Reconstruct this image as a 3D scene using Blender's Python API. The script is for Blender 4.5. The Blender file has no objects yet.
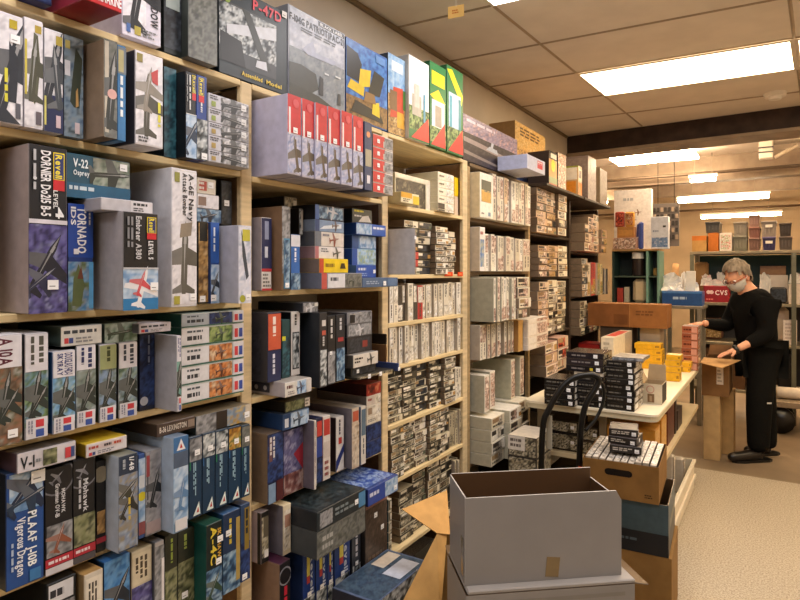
import bpy, bmesh, math, random
from mathutils import Vector, Matrix
S = bpy.context.scene
COL = S.collection
# ------------------------------------------------------------------ camera, world, exposure
PSI = math.radians(32.3)
FW = Vector((-math.sin(PSI), math.cos(PSI), 0)); RT = Vector((math.cos(PSI), math.sin(PSI), 0)); UP = Vector((0, 0, 1))
EYE = Vector((0, 0, 1.5))
cam = bpy.data.cameras.new('camera'); co = bpy.data.objects.new('camera', cam); COL.objects.link(co)
co.location = EYE; co.rotation_euler = (math.pi/2, 0, PSI)
cam.sensor_width = 36; cam.lens = 27; cam.shift_y = -28/800; cam.clip_start = .05
S.camera = co
S.view_settings.view_transform = 'Standard'; S.view_settings.look = 'None'; S.view_settings.gamma = 1
S.view_settings.exposure = 0.24
W = bpy.data.worlds.new('world'); S.world = W; W.use_nodes = True
W.node_tree.nodes['Background'].inputs[0].default_value = (1, .9, .8, 1)
W.node_tree.nodes['Background'].inputs[1].default_value = .04
LAMP_NEAR = (1, .95, .95); LAMP_MID = (1, .76, .46); LAMP_FAR = (1, .76, .50)
S_NEAR, S_MID, S_FAR = 8.5, 9.5, 60.0

# ------------------------------------------------------------------ helpers
R = random.Random(7)
def ray(px, py): return FW + RT*((px-400)/600) + UP*((272-py)/600)
def onX(px, py, x): d = ray(px, py); return EYE + d*(x/d.x)
def onY(px, py, y): d = ray(px, py); return EYE + d*(y/d.y)
def onZ(px, py, z): d = ray(px, py); return EYE + d*((z-1.5)/d.z)
def atD(px, py, D): return EYE + ray(px, py)*D
def lin(c): return c/12.92 if c <= .04045 else ((c+.055)/1.055)**2.4
_cc = {}
def C(h):
    if isinstance(h, tuple): return h
    if h not in _cc:
        s = h if len(h) == 6 else ''.join(k*2 for k in h)
        _cc[h] = tuple(lin(int(s[i:i+2], 16)/255) for i in (0, 2, 4))
    return _cc[h]
def mix(a, b, t): return tuple(x+(y-x)*t for x, y in zip(a, b))
ORD = 'first second third fourth fifth sixth seventh eighth ninth tenth eleventh twelfth thirteenth fourteenth fifteenth sixteenth seventeenth eighteenth nineteenth twentieth twenty-first twenty-second twenty-third twenty-fourth twenty-fifth twenty-sixth'.split()

def node_mat(name, rough=.5, spec=.5, metal=0):
    m = bpy.data.materials.new(name); m.use_nodes = True
    b = m.node_tree.nodes['Principled BSDF']
    b.inputs['Roughness'].default_value = rough; b.inputs['Metallic'].default_value = metal
    b.inputs['Specular IOR Level'].default_value = spec
    return m, m.node_tree, b
def attr_mat(name, rough=.4, spec=.5, metal=0, nscale=40, namp=.12, bump=0, bscale=200, stretch=None):
    """colour comes from the mesh's own colour attribute, with a little procedural wear"""
    m, t, b = node_mat(name, rough, spec, metal)
    a = t.nodes.new('ShaderNodeAttribute'); a.attribute_name = 'Col'
    tc = t.nodes.new('ShaderNodeTexCoord'); n = t.nodes.new('ShaderNodeTexNoise')
    n.inputs['Scale'].default_value = nscale; n.inputs['Detail'].default_value = 4
    src = tc.outputs['Object']
    if stretch:
        mp = t.nodes.new('ShaderNodeMapping'); mp.inputs['Scale'].default_value = stretch
        t.links.new(src, mp.inputs['Vector']); src = mp.outputs['Vector']
    t.links.new(src, n.inputs['Vector'])
    r = t.nodes.new('ShaderNodeMapRange'); r.inputs['To Min'].default_value = 1-namp; r.inputs['To Max'].default_value = 1+namp
    r.inputs['From Min'].default_value = .3; r.inputs['From Max'].default_value = .7
    t.links.new(n.outputs['Fac'], r.inputs['Value'])
    x = t.nodes.new('ShaderNodeVectorMath'); x.operation = 'SCALE'
    t.links.new(a.outputs['Color'], x.inputs[0]); t.links.new(r.outputs['Result'], x.inputs['Scale'])
    t.links.new(x.outputs['Vector'], b.inputs['Base Color'])
    if bump:
        n2 = t.nodes.new('ShaderNodeTexNoise'); n2.inputs['Scale'].default_value = bscale
        t.links.new(tc.outputs['Object'], n2.inputs['Vector'])
        bp = t.nodes.new('ShaderNodeBump'); bp.inputs['Strength'].default_value = bump; bp.inputs['Distance'].default_value = .002
        t.links.new(n2.outputs['Fac'], bp.inputs['Height']); t.links.new(bp.outputs['Normal'], b.inputs['Normal'])
    return m
M = {
 'card': attr_mat('printed_card', .38, .45, namp=.10),
 'wrap': attr_mat('shrink_wrapped_card', .16, .55, namp=.06),
 'kraft': attr_mat('corrugated_cardboard', .8, .2, nscale=14, namp=.13, bump=.15),
 'wood': attr_mat('pale_pine', .55, .35, nscale=9, namp=.16, stretch=(6, .7, 6)),
 'paint': attr_mat('painted_surface', .5, .4, nscale=6, namp=.06),
 'plastic': attr_mat('plastic', .3, .5, nscale=20, namp=.05),
 'metal': attr_mat('painted_steel', .35, .5, metal=.35, nscale=20, namp=.08),
 'paper': attr_mat('paper', .85, .2, nscale=25, namp=.05),
 'cloth': attr_mat('cloth', .95, .1, nscale=60, namp=.15, bump=.2, bscale=300),
 'skin': attr_mat('skin', .55, .4, nscale=30, namp=.06),
 'hair': attr_mat('hair', .6, .3, nscale=50, namp=.5, stretch=(1, 1, .3)),
}
def emit_mat(name, col, st):
    m = bpy.data.materials.new(name); m.use_nodes = True; t = m.node_tree; t.nodes.clear()
    o = t.nodes.new('ShaderNodeOutputMaterial'); e = t.nodes.new('ShaderNodeEmission')
    e.inputs[0].default_value = (*col, 1); e.inputs[1].default_value = st
    t.links.new(e.outputs[0], o.inputs[0]); return m

class Mb:
    """collects coloured faces for ONE mesh"""
    def __init__(s): s.v = []; s.f = []; s.c = []
    def quad(s, pts, col):
        i = len(s.v); s.v += [tuple(p) for p in pts]; s.f.append(tuple(range(i, i+len(pts)))); s.c.append(col)
    def raw(s, verts, faces, col):
        i = len(s.v); s.v += [tuple(p) for p in verts]
        for f in faces: s.f.append(tuple(k+i for k in f)); s.c.append(col)
    def box(s, x0, x1, y0, y1, z0, z1, col, ch=.0015):
        """chamfered box; col = one colour or dict by face: X x Y y Z z (capital = positive side)"""
        g = (lambda k: C(col.get(k, col['*']))) if isinstance(col, dict) else (lambda k: C(col))
        ch = min(ch, (x1-x0)*.3, (y1-y0)*.3, (z1-z0)*.3)
        lo = (x0, y0, z0); hi = (x1, y1, z1)
        V = {}
        for a in range(3):
            for i in (0, 1):
                for j in (0, 1):
                    for k in (0, 1):
                        b = (i, j, k)
                        V[(a, b)] = len(s.v)
                        s.v.append(tuple((lo[q] + (0 if q == a else ch)) if b[q] == 0 else (hi[q] - (0 if q == a else ch)) for q in range(3)))
        names = ('xX', 'yY', 'zZ')
        def add(f, c): s.f.append(tuple(f)); s.c.append(c)
        for a in range(3):
            p, q = (a+1) % 3, (a+2) % 3
            for sd in (0, 1):
                def b(u, w):
                    t = [0, 0, 0]; t[a] = sd; t[p] = u; t[q] = w; return (a, tuple(t))
                L = [V[b(0, 0)], V[b(1, 0)], V[b(1, 1)], V[b(0, 1)]]
                if sd == 0: L.reverse()
                add(L, g(names[a][sd]))
        for a in range(3):           # edges along axis a, between faces of p and q
            p, q = (a+1) % 3, (a+2) % 3
            for u in (0, 1):
                for w in (0, 1):
                    t0 = [0, 0, 0]; t0[p] = u; t0[q] = w; t1 = list(t0); t1[a] = 1
                    L = [V[(p, tuple(t0))], V[(p, tuple(t1))], V[(q, tuple(t1))], V[(q, tuple(t0))]]
                    if u == w: L.reverse()
                    add(L, mix(g(names[p][u]), g(names[q][w]), .5))
        for i in (0, 1):
            for j in (0, 1):
                for k in (0, 1):
                    L = [V[(0, (i, j, k))], V[(1, (i, j, k))], V[(2, (i, j, k))]]
                    if (i+j+k) % 2 == 0: L.reverse()
                    add(L, g(names[2][k]))
    def tube(s, pts, r, col, seg=8, closed=False):
        pts = [Vector(p) for p in pts]; n = len(pts); rings = []
        rr = r if isinstance(r, (list, tuple)) else [r]*n
        up = Vector((0, 0, 1))
        prev = None
        for i, p in enumerate(pts):
            t = (pts[min(i+1, n-1)]-pts[max(i-1, 0)]).normalized()
            a = prev if prev is not None else (up if abs(t.z) < .9 else Vector((1, 0, 0)))
            a = (a - t*a.dot(t)).normalized(); b = t.cross(a); prev = a
            rings.append([p + (a*math.cos(2*math.pi*k/seg)+b*math.sin(2*math.pi*k/seg))*rr[i] for k in range(seg)])
        i0 = len(s.v)
        for g in rings: s.v += [tuple(q) for q in g]
        for i in range(n-1):
            for k in range(seg):
                s.f.append((i0+i*seg+k, i0+i*seg+(k+1) % seg, i0+(i+1)*seg+(k+1) % seg, i0+(i+1)*seg+k)); s.c.append(C(col))
        s.f.append(tuple(i0+k for k in reversed(range(seg)))); s.c.append(C(col))
        s.f.append(tuple(i0+(n-1)*seg+k for k in range(seg))); s.c.append(C(col))
    def cyl(s, c, r, h, col, seg=20, axis='z', r2=None):
        c = Vector(c); d = {'z': Vector((0, 0, 1)), 'x': Vector((1, 0, 0)), 'y': Vector((0, 1, 0))}[axis]
        s.tube([c, c+d*h], [r, r if r2 is None else r2], col, seg)
    def build(s, name, mat, parent=None, loc=None, rotz=0, smooth=False):
        me = bpy.data.meshes.new(name)
        o0 = Vector(loc) if loc is not None else Vector((0, 0, 0))
        rot = Matrix.Rotation(-rotz, 3, 'Z')
        me.from_pydata([tuple(rot @ (Vector(p)-o0)) for p in s.v] if loc is not None else s.v, [], s.f)
        at = me.color_attributes.new('Col', 'FLOAT_COLOR', 'CORNER')
        buf = []
        for f, c in zip(s.f, s.c):
            if c and isinstance(c[0], tuple):
                for q in c: buf += [q[0], q[1], q[2], 1]
            else:
                buf += [c[0], c[1], c[2], 1]*len(f)
        at.data.foreach_set('color', buf)
        if smooth: me.polygons.foreach_set('use_smooth', [True]*len(me.polygons))
        me.materials.append(mat if not isinstance(mat, str) else M[mat]); me.update()
        o = bpy.data.objects.new(name, me); COL.objects.link(o)
        if parent is not None: o.parent = parent
        if loc is not None: o.location = o0; o.rotation_euler = (0, 0, rotz)
        return o
def tag(o, label, cat, group=None, kind=None):
    o['label'] = label; o['category'] = cat
    if group: o['group'] = group
    if kind: o['kind'] = kind
    return o
def empty(name, loc, label, cat, group=None):
    o = bpy.data.objects.new(name, None); COL.objects.link(o); o.location = loc; o.empty_display_size = .05
    return tag(o, label, cat, group)
def child(mb, name, mat, root, smooth=False):
    """a part built in world coordinates under a thing whose Empty sits at root.location"""
    o = mb.build(name, mat, None, loc=tuple(root.location), smooth=smooth)
    o.location = (0, 0, 0); o.parent = root; return o
def struct(o): o['kind'] = 'structure'; return o

# ------------------------------------------------------------------ lettering: outlines of single characters, collected once
GL = {}
def make_glyphs():
    chars = sorted(set('ABCDEFGHIJKLMNOPQRSTUVWXYZabcdefghijklmnopqrstuvwxyz0123456789-()/.:&'))
    obs = []
    for ch in chars:
        cu = bpy.data.curves.new('glyph', 'FONT'); cu.body = ch; cu.resolution_u = 2; cu.offset = .028; cu.size = 1
        o = bpy.data.objects.new('glyph', cu); COL.objects.link(o); obs.append((ch, o))
    dg = bpy.context.evaluated_depsgraph_get(); dg.update()
    for ch, o in obs:
        me = o.evaluated_get(dg).to_mesh()
        vs = [(v.co.x, v.co.y) for v in me.vertices]; fs = [tuple(p.vertices) for p in me.polygons]
        x0 = min(v[0] for v in vs); x1 = max(v[0] for v in vs)
        GL[ch] = ([(x-x0, y) for x, y in vs], fs, x1-x0)
        o.evaluated_get(dg).to_mesh_clear()
    for ch, o in obs:
        cu = o.data; bpy.data.objects.remove(o); bpy.data.curves.remove(cu)
make_glyphs()
def text2d(txt):
    """[(verts, faces)] in a box 0..w by 0..1, width w"""
    x = 0; out = []
    for ch in txt:
        if ch == ' ' or ch not in GL: x += .32; continue
        vs, fs, w = GL[ch]
        out.append(([(a+x, b) for a, b in vs], fs)); x += w+.075
    return out, max(x-.075, .1)

PLANE = [[(-.5, -.03), (-.42, -.05), (.25, -.05), (.5, 0), (.25, .05), (-.42, .05), (-.5, .03)],
         [(.14, .04), (-.04, .46), (-.14, .46), (-.1, .04)], [(-.1, -.04), (-.14, -.46), (-.04, -.46), (.14, -.04)],
         [(-.36, .04), (-.44, .18), (-.5, .18), (-.48, .03)], [(-.48, -.03), (-.5, -.18), (-.44, -.18), (-.36, -.04)]]
TANK = [[(-.5, -.1), (-.42, -.2), (.42, -.2), (.5, -.1), (.42, .02), (-.42, .02)], [(-.2, .02), (-.14, .14), (.16, .14), (.24, .02)], [(.2, .06), (.62, .1), (.62, .12), (.2, .1)]]
SHIP = [[(-.5, -.02), (-.44, -.1), (.44, -.1), (.52, .0)], [(-.2, -.02), (-.2, .05), (.2, .05), (.26, -.02)], [(-.06, .05), (-.04, .2), (.04, .2), (.08, .05)], [(-.3, -.02), (-.28, .08), (-.25, .08), (-.25, -.02)]]

READ = {'P-47D', 'F-104G PATRIOT(PAC-2)', 'BLACK LABEL', 'DORNIER Do215 B-5', 'Revell', 'LEVEL', '4', 'LEVEL 5', 'TORNADO', 'IDS', 'V-22', 'Osprey', 'A-6E Navy', 'Attack Bomber', 'PLAAF J-10B', 'Vigorous Dragon',
        'Grumman OV-1B', 'MOHAWK', 'Mohawk', 'B-36 LEXINGTON', 'V-1', 'A-4C', 'SKYHAWK', '1/48', 'A 10A', 'DOUGLAS F4D-1', 'SKYRAY', 'BLACK WIDOW', 'SUPERMARINE', 'Assembled', 'Model', 'CVS', 'Embraer A380'}
class Face:
    """2-D printing on a flat face: origin, u-vector, v-vector (full size), outward normal"""
    def __init__(s, mb, o, U, V, N): s.mb = mb; s.o = Vector(o); s.U = Vector(U); s.V = Vector(V); s.N = Vector(N); s.k = 0
    def P(s, u, v): return s.o + s.U*u + s.V*v + s.N*(.0005+.00025*s.k)
    def rect(s, u0, v0, u1, v1, col): s.k += 1; s.mb.quad([s.P(u0, v0), s.P(u1, v0), s.P(u1, v1), s.P(u0, v1)], C(col))
    def ell(s, cu, cv, r, col):
        a, b = r/s.U.length, r/s.V.length
        s.poly([(cu+a*math.cos(t*math.pi/10), cv+b*math.sin(t*math.pi/10)) for t in range(20)], col)
    def poly(s, pts, col, dk=1):
        s.k += dk
        for ax, lim, sg in ((0, .01, 1), (0, .99, -1), (1, .01, 1), (1, .99, -1)):     # keep the print on its face
            out = []
            for i in range(len(pts)):
                p, q = pts[i], pts[(i+1) % len(pts)]; a = (p[ax]-lim)*sg; b = (q[ax]-lim)*sg
                if a >= 0: out.append(p)
                if a*b < 0: t = a/(a-b); out.append((p[0]+(q[0]-p[0])*t, p[1]+(q[1]-p[1])*t))
            pts = out
            if len(pts) < 3: return
        s.mb.quad([s.P(*p) for p in pts], C(col))
    def art(s, u0, v0, u1, v1, pal, seed=0, cell=.0065, freq=.015):
        s.k += 1
        w = (u1-u0)*s.U.length; h = (v1-v0)*s.V.length
        nx = max(1, min(40, round(w/cell))); ny = max(1, min(56, round(h/cell)))
        rr = random.Random(seed*131+17)
        gx = max(1, int(w/freq)+1); gy = max(1, int(h/freq)+1)
        L = [[rr.random() for _ in range(gx+2)] for _ in range(gy+2)]
        pc = [C(p) for p in pal]; n = len(pc)
        def val(i, j):
            x = i/nx*gx; y = j/ny*gy; a = int(x); b = int(y); fx = x-a; fy = y-b
            fx = fx*fx*(3-2*fx); fy = fy*fy*(3-2*fy)
            t = (L[b][a]*(1-fx)+L[b][a+1]*fx)*(1-fy)+(L[b+1][a]*(1-fx)+L[b+1][a+1]*fx)*fy
            t = min(.999, max(0, (t-.5)*1.25+.5 + rr.uniform(-.2, .2)))*(n-1)
            q = int(t); return mix(pc[q], pc[min(q+1, n-1)], t-q)
        g = [[val(i, j) for i in range(nx+1)] for j in range(ny+1)]
        b0 = len(s.mb.v)
        for j in range(ny+1):
            for i in range(nx+1): s.mb.v.append(tuple(s.P(u0+(u1-u0)*i/nx, v0+(v1-v0)*j/ny)))
        for j in range(ny):
            for i in range(nx):
                a = b0+j*(nx+1)+i
                s.mb.f.append((a, a+1, a+nx+2, a+nx+1)); s.mb.c.append([g[j][i], g[j][i+1], g[j+1][i+1], g[j+1][i]])
    def shape(s, polys, cu, cv, size, ang, col, sy=1):
        """size in metres"""
        ca, sa = math.cos(math.radians(ang)), math.sin(math.radians(ang))
        lu, lv = s.U.length, s.V.length
        for pl in polys:
            s.poly([(cu+(x*ca-y*sy*sa)*size*.76/lu, cv+(x*sa+y*sy*ca)*size*.76/lv) for x, y in pl], mix(C(col), (.6, .6, .6), .16*(polys.index(pl) % 2)), .2)
    def text(s, u0, v0, u1, v1, txt, col, rot=0):
        """rot 0 reads along u; 1 reads downwards"""
        s.k += 1; out, w = text2d(txt)
        for vs, fs in out:
            pts = []
            for x, y in vs:
                a = x/w; b = y/.74
                pts.append(s.P(u0+(u1-u0)*a, v0+(v1-v0)*b) if rot == 0 else s.P(u0+(u1-u0)*b, v1-(v1-v0)*a))
            s.mb.raw(pts, fs, C(col))
    def lines(s, u0, v0, u1, v1, n, col, seed=0, rot=0):
        """small print: n broken rules"""
        s.k += 1; rr = random.Random(seed)
        for i in range(n):
            a = (i+.2)/n; b = (i+.75)/n; x = 0
            e = rr.uniform(.6, 1)
            while x < e:
                y = min(e, x+rr.uniform(.1, .3))
                if rot == 0: q = (u0+(u1-u0)*x, v1-(v1-v0)*b, u0+(u1-u0)*y, v1-(v1-v0)*a)
                else: q = (u0+(u1-u0)*a, v1-(v1-v0)*y, u0+(u1-u0)*b, v1-(v1-v0)*x)
                s.mb.quad([s.P(q[0], q[1]), s.P(q[2], q[1]), s.P(q[2], q[3]), s.P(q[0], q[3])], C(col))
                x = y+.05
    def run(s, ops, seed=0):
        st = []
        for n, op in enumerate(ops):
            k = op[0]
            if k == 'R': s.rect(*op[1:])
            elif k == 'A': s.art(*op[1:5], (PAL[op[5]] if isinstance(op[5], str) else op[5]), op[6] if len(op) > 6 else seed*7+n)
            elif k == 'T' and op[5] in READ: s.text(*op[1:])
            elif k == 'T': s.lines(*op[1:5], 1, op[6], seed+n, op[7] if len(op) > 7 else 0)      # too small or blurred to read
            elif k == 'L': s.lines(*op[1:6], op[6], seed+n, op[7] if len(op) > 7 else 0)
            elif k == 'P':
                s.shape(PLANE, *op[1:]); cu, cv, sz, an, cl = op[1:6]
                s.shape([[(-.4, 0), (.3, -.012), (.46, 0), (.3, .02)], [(.18, -.02), (.28, -.02), (.3, .02), (.18, .025)]], cu, cv, sz, an, mix(C(cl), (.75, .75, .75), .35))
            elif k == 'K': s.shape(TANK, *op[1:])
            elif k == 'H': s.shape(SHIP, *op[1:])
            elif k == 'E': s.ell(*op[1:])
            elif k == 'G': s.poly(op[1], op[2])
            elif k == 'S': st.append(op)
        return st
PAL = {
 'sky': ['5f86b4', '8fb0d4', 'c4d4e4', '9ab6d2'], 'grey': ['4c4c50', '77787a', 'a4a5a8', '8c8d90', '5c5e62'],
 'white': ['e6e4e8', 'd8d6dc', 'eceaee', 'c4c2c8'], 'dark': ['0e1014', '22262c', '3c424a', '181a1e'],
 'sea': ['1c3550', '35587c', '6488a8', 'a4bccc', '284868'], 'purple': ['241f48', '443c78', '6a66a0', '2c2858', '8a8cb4'],
 'olive': ['2c3020', '50563a', '7c8058', '9c9c78', '3c4430'], 'tan': ['5a4024', '94703c', 'c49c60', '7a5c34', 'd8b884'],
 'green': ['1c3018', '3c5c30', '74904c', 'a4b474', '2c4424'], 'red': ['401410', '8c2418', 'c04830', 'd88c68'],
 'orange': ['6a3414', 'c4743c', 'e0a068', '8a4c24', 'd8c0a0'], 'camo': ['585a56', '6c6e6a', '7c7e78', '5e6058', '4a4c4a'],
 'navy': ['0c1430', '1c2c58', '344c84', '142040'], 'teal': ['0c2430', '1c4450', '3c6c78', '142c38'],
 'kit': ['e8e0d0', '4c4438', 'd8ccb8', '8c7c64', '2c2820', 'f0e8dc'], 'kitd': ['2a2620', '5c5444', 'b4a888', '3c362c', 'd8ccb0', '1c1a16'],
 'kitw': ['f0ece0', 'e4dccc', 'c0b49c', 'f4f0e8', '847864'], 'kitp': ['e8d4c4', 'b88c74', '604840', 'd4b8a4', 'f0e4d8'],
 'photo': ['0c1014', '30383c', '98a0a4', 'd8dcdc', '484e50'], 'autumn': ['5c3c1c', 'b07c28', 'd8b060', '344420', '90a058'],
}

# ------------------------------------------------------------------ a printed box (model-kit carton and the like)
def above(y, z):
    B = next((b for k, b in enumerate(BZ) if YP[k] < y < YP[k+1]), None) or next((b for k, b in enumerate(CZ) if YQ[k] < y < YQ[k+1]), BZ[0])
    return min([q for q in B if q > z+.012] or [9])-.002
class Box: pass
def carton(name, x0, x1, y0, y1, z0, z1, col, label, cat, group=None, X=None, Y=None, Z=None, mat='card', rotz=0, pivot=None, seed=0, ch=.0015, into=None):
    """one closed box; X, Y, Z are lists of printing on the aisle face, the near end and the top"""
    if x0 < F0+.002 and z0 < 2.09 and y0 < 5.85:          # keep clear of the shelf board above and of the uprights
        for lo, hi in [(y, y+.055) for y in YP] + [(y, y+.031) for y in YQ]:
            if y0 < hi and y1 > lo:
                if (y0+y1)/2 < (lo+hi)/2: y1 = max(y0+.006, lo-.0015)
                else: y0 = min(y1-.006, hi+.0015)
        z1 = max(min(z1, above((y0+y1)/2, z0)), z0+.008)
    mb = into or Mb(); mb.box(x0, x1, y0, y1, z0, z1, col, ch)
    fs = []
    if X: fs.append((Face(mb, (x1, y0, z0), (0, y1-y0, 0), (0, 0, z1-z0), (1, 0, 0)), X))
    if Y: fs.append((Face(mb, (x0, y0, z0), (x1-x0, 0, 0), (0, 0, z1-z0), (0, -1, 0)), Y))
    if Z: fs.append((Face(mb, (x1, y0, z1), (0, y1-y0, 0), (x0-x1, 0, 0), (0, 0, 1)), Z))
    stick = []
    for f, ops in fs:
        for s in f.run(ops, seed): stick.append((f, s))
    if into:
        b = Box(); b.x0, b.x1, b.y0, b.y1, b.z0, b.z1 = x0, x1, y0, y1, z0, z1; return b
    piv = pivot or ((x0+x1)/2, (y0+y1)/2, z0)
    o = mb.build(name, mat, loc=piv)
    for f, s in stick:            # price stickers: parts of their own
        q = Mb(); f.mb = q; f.k += 2
        w = (s[3] if len(s) > 3 else .02); u, v = s[1], s[2]; du, dv = w/f.U.length/2, w*.9/f.V.length/2
        a, b, c, d = f.P(u-du, v-dv), f.P(u+du, v-dv), f.P(u+du, v+dv), f.P(u-du, v+dv)
        n = f.N*.0004; cc = C(s[4] if len(s) > 4 else 'f4f4f4')
        q.quad([a+n, b+n, c+n, d+n], cc); q.quad([d, c, b, a], cc)
        for e, g in ((a, b), (b, c), (c, d), (d, a)): q.quad([e, g, g+n, e+n], cc)
        f.rect(u-du*.7, v+dv*.1, u+du*.6, v+dv*.3, '888888'); f.rect(u-du*.7, v-dv*.4, u+du*.4, v-dv*.2, '888888')
        so = q.build('price_sticker', 'paper', loc=piv); so.location = (0, 0, 0); so.parent = o
    if rotz: o.rotation_euler = (0, 0, rotz)
    tag(o, label, cat, group)
    b = Box(); b.o = o; b.x0, b.x1, b.y0, b.y1, b.z0, b.z1 = x0, x1, y0, y1, z0, z1
    return b
# ------------------------------------------------------------------ the room
XW, ZC, F0 = -1.83, 2.88, -1.45          # left wall, ceiling, front plane of the shelving
def flat(name, x0, x1, y0, y1, z0, z1, mat):
    mb = Mb(); mb.box(x0, x1, y0, y1, z0, z1, 'ffffff', .0005); return struct(mb.build(name, mat))
def plain(name, c1, c2, scale, rough=.8, detail=3, bump=0, lo=.35, hi=.65, spec=.3):
    m, t, b = node_mat(name, rough, spec)
    tc = t.nodes.new('ShaderNodeTexCoord'); n = t.nodes.new('ShaderNodeTexNoise'); n.inputs['Scale'].default_value = scale; n.inputs['Detail'].default_value = detail
    r = t.nodes.new('ShaderNodeValToRGB'); r.color_ramp.elements[0].color = (*C(c1), 1); r.color_ramp.elements[1].color = (*C(c2), 1)
    r.color_ramp.elements[0].position = lo; r.color_ramp.elements[1].position = hi
    t.links.new(tc.outputs['Object'], n.inputs['Vector']); t.links.new(n.outputs['Fac'], r.inputs['Fac']); t.links.new(r.outputs['Color'], b.inputs['Base Color'])
    if bump:
        bp = t.nodes.new('ShaderNodeBump'); bp.inputs['Strength'].default_value = bump; bp.inputs['Distance'].default_value = .003
        t.links.new(n.outputs['Fac'], bp.inputs['Height']); t.links.new(bp.outputs['Normal'], b.inputs['Normal'])
    return m
m_wall = plain('plaster_wall', 'c4b8a6', 'd0c4b2', 3)
m_tile = plain('acoustic_ceiling_tile', 'ddd1c2', 'e6dacb', 5, .95, bump=.1)
m_terr = plain('speckled_terrazzo', '8c7e6a', 'b8ab94', 120, .4, 4, lo=.38, hi=.56)
m_vinyl = plain('worn_vinyl_floor', '75644f', '8c785f', 2.2, .4, 6)
m_back = plain('tan_plaster', 'a48e70', 'b49c7c', 2)
m_high = plain('white_ceiling_board', 'e6d8c8', 'f0e4d6', 3)
m_beam = plain('dark_steel_beam', '2c201c', '40302a', 8, .6)
m_grey = plain('painted_grey_beam', '8a7866', '9c8a76', 6, .6)
YB = 6.08
flat('floor', -6, 3.2, -2.6, 5.1, -.1, 0, m_terr)
flat('floor_back', -6, 3.2, 5.1, 13.1, -.1, 0, m_vinyl)
flat('wall_left', XW-.12, XW, -2.6, YB, 0, ZC, m_wall)
flat('wall_right', 3.0, 3.12, -2.6, 13.1, 0, 3.1, m_wall)
flat('wall_front', XW, 3.0, -2.6, -2.5, 0, ZC, m_wall)
flat('wall_back', -6, 3.0, 13.0, 13.1, 0, 3.1, m_back)
flat('wall_far_left', -6.1, -6, YB, 13.1, 0, 3.1, m_back)
flat('ceiling', XW-.12, 3.0, -2.6, YB+.24, ZC, ZC+.08, m_tile)
flat('ceiling_back', -6, 3.0, YB+.26, 13.0, 3.05, 3.12, m_high)
def skewed(parts, name, mat, k=-.055):
    mb = Mb()
    for y0, y1, z0, z1 in parts: mb.box(XW-.0, 3.0, y0, y1, z0, z1, 'ffffff', .002)
    mb.v = [(x, y+k*(x-XW), z) for x, y, z in mb.v]; struct(mb.build(name, mat))
skewed([(YB+.001, YB+.06, 2.705, ZC-.001), (YB+.2, YB+.26, 2.705, ZC-.001)], 'trim_1', m_beam); skewed([(YB-.03, YB+.3, 2.67, 2.70)], 'trim_2', m_grey)
mb = Mb(); mb.box(XW-.0, 3.0, YB+.24, YB+.262, ZC, 3.05, 'ffffff', .001); struct(mb.build('trim_7', m_high))
mb = Mb(); mb.box(-6, 3.0, 9.0, 9.2, 2.72, 3.05, 'ffffff', .003); struct(mb.build('trim_3', m_grey))
mb = Mb(); mb.box(-6, 3.0, 11.2, 11.35, 2.80, 3.05, 'ffffff', .003); struct(mb.build('trim_4', m_grey))
# slightly skewed drop-ceiling grid
def gp(i, j):
    x = -1.255+1.262*i
    y = 2.88+.64*j+.05*(x+1.2); return (x+.05*(y-2.88), y)
mb = Mb()
for i in range(0, 4):
    (xa, ya), (xb, yb) = gp(i, -8.4), gp(i, 4.9)
    mb.tube([(xa, ya, ZC), (xb, yb, ZC)], .010, 'a08c74', 4)
for j in range(-8, 5):
    y = 2.88+.64*j
    mb.tube([(XW, y+.05*(XW+1.2), ZC), (3.0, y+.05*4.2, ZC)], .008, 'a08c74', 4)
struct(mb.build('trim_5', 'paint'))
mb = Mb(); mb.box(XW, XW+.02, -2.5, YB-.03, ZC-.025, ZC-.002, '847258'); struct(mb.build('trim_6', 'paint'))
# ------------------------------------------------------------------ ceiling lamps
e_near = emit_mat('lit_diffuser_cool', LAMP_NEAR, S_NEAR); e_mid = emit_mat('lit_diffuser_warm', LAMP_MID, S_MID); e_far = emit_mat('lit_tube', LAMP_FAR, S_FAR)
def troffer(i, j, em, label, grp=None):
    P = [gp(i, j), gp(i+1, j), gp(i+1, j+1), gp(i, j+1)]
    cx, cy = sum(p[0] for p in P)/4, sum(p[1] for p in P)/4
    rt = empty('ceiling_light', (cx, cy, ZC-.012), label, 'ceiling light', grp)
    z = ZC-.010
    ins = [((p[0]-cx)*.965+cx, (p[1]-cy)*.93+cy) for p in P]
    q = Mb(); q.quad([(*ins[k], z-.004) for k in (3, 2, 1, 0)], C('ffffff')); child(q, 'diffuser', em, rt)
    q = Mb()
    for k in range(4):
        a, b, c, d = P[k], P[(k+1) % 4], ins[(k+1) % 4], ins[k]
        q.quad([(*a, z), (*d, z-.006), (*c, z-.006), (*b, z)], C('d8ccba'))
    child(q, 'frame', 'paint', rt)
for j, em, nm in ((-7, e_near, 'added unseen behind the viewpoint'), (-4, e_near, 'over the near end of the aisle'), (-1, e_near, 'cut by the top edge of the photo'), (2, e_mid, 'before the dark beam, large in view')):  # the lamp behind the viewpoint is unseen, added to brighten the near box sides
    troffer(0, j, em, 'bright recessed rectangular ceiling light ' + nm)
for i, j in ((1, -1), (1, 2), (2, -1), (2, 2)):
    troffer(i, j, e_near if j < 0 else e_mid, 'recessed ceiling light off to the right of the aisle', 'ceiling lights right of the aisle')
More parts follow.
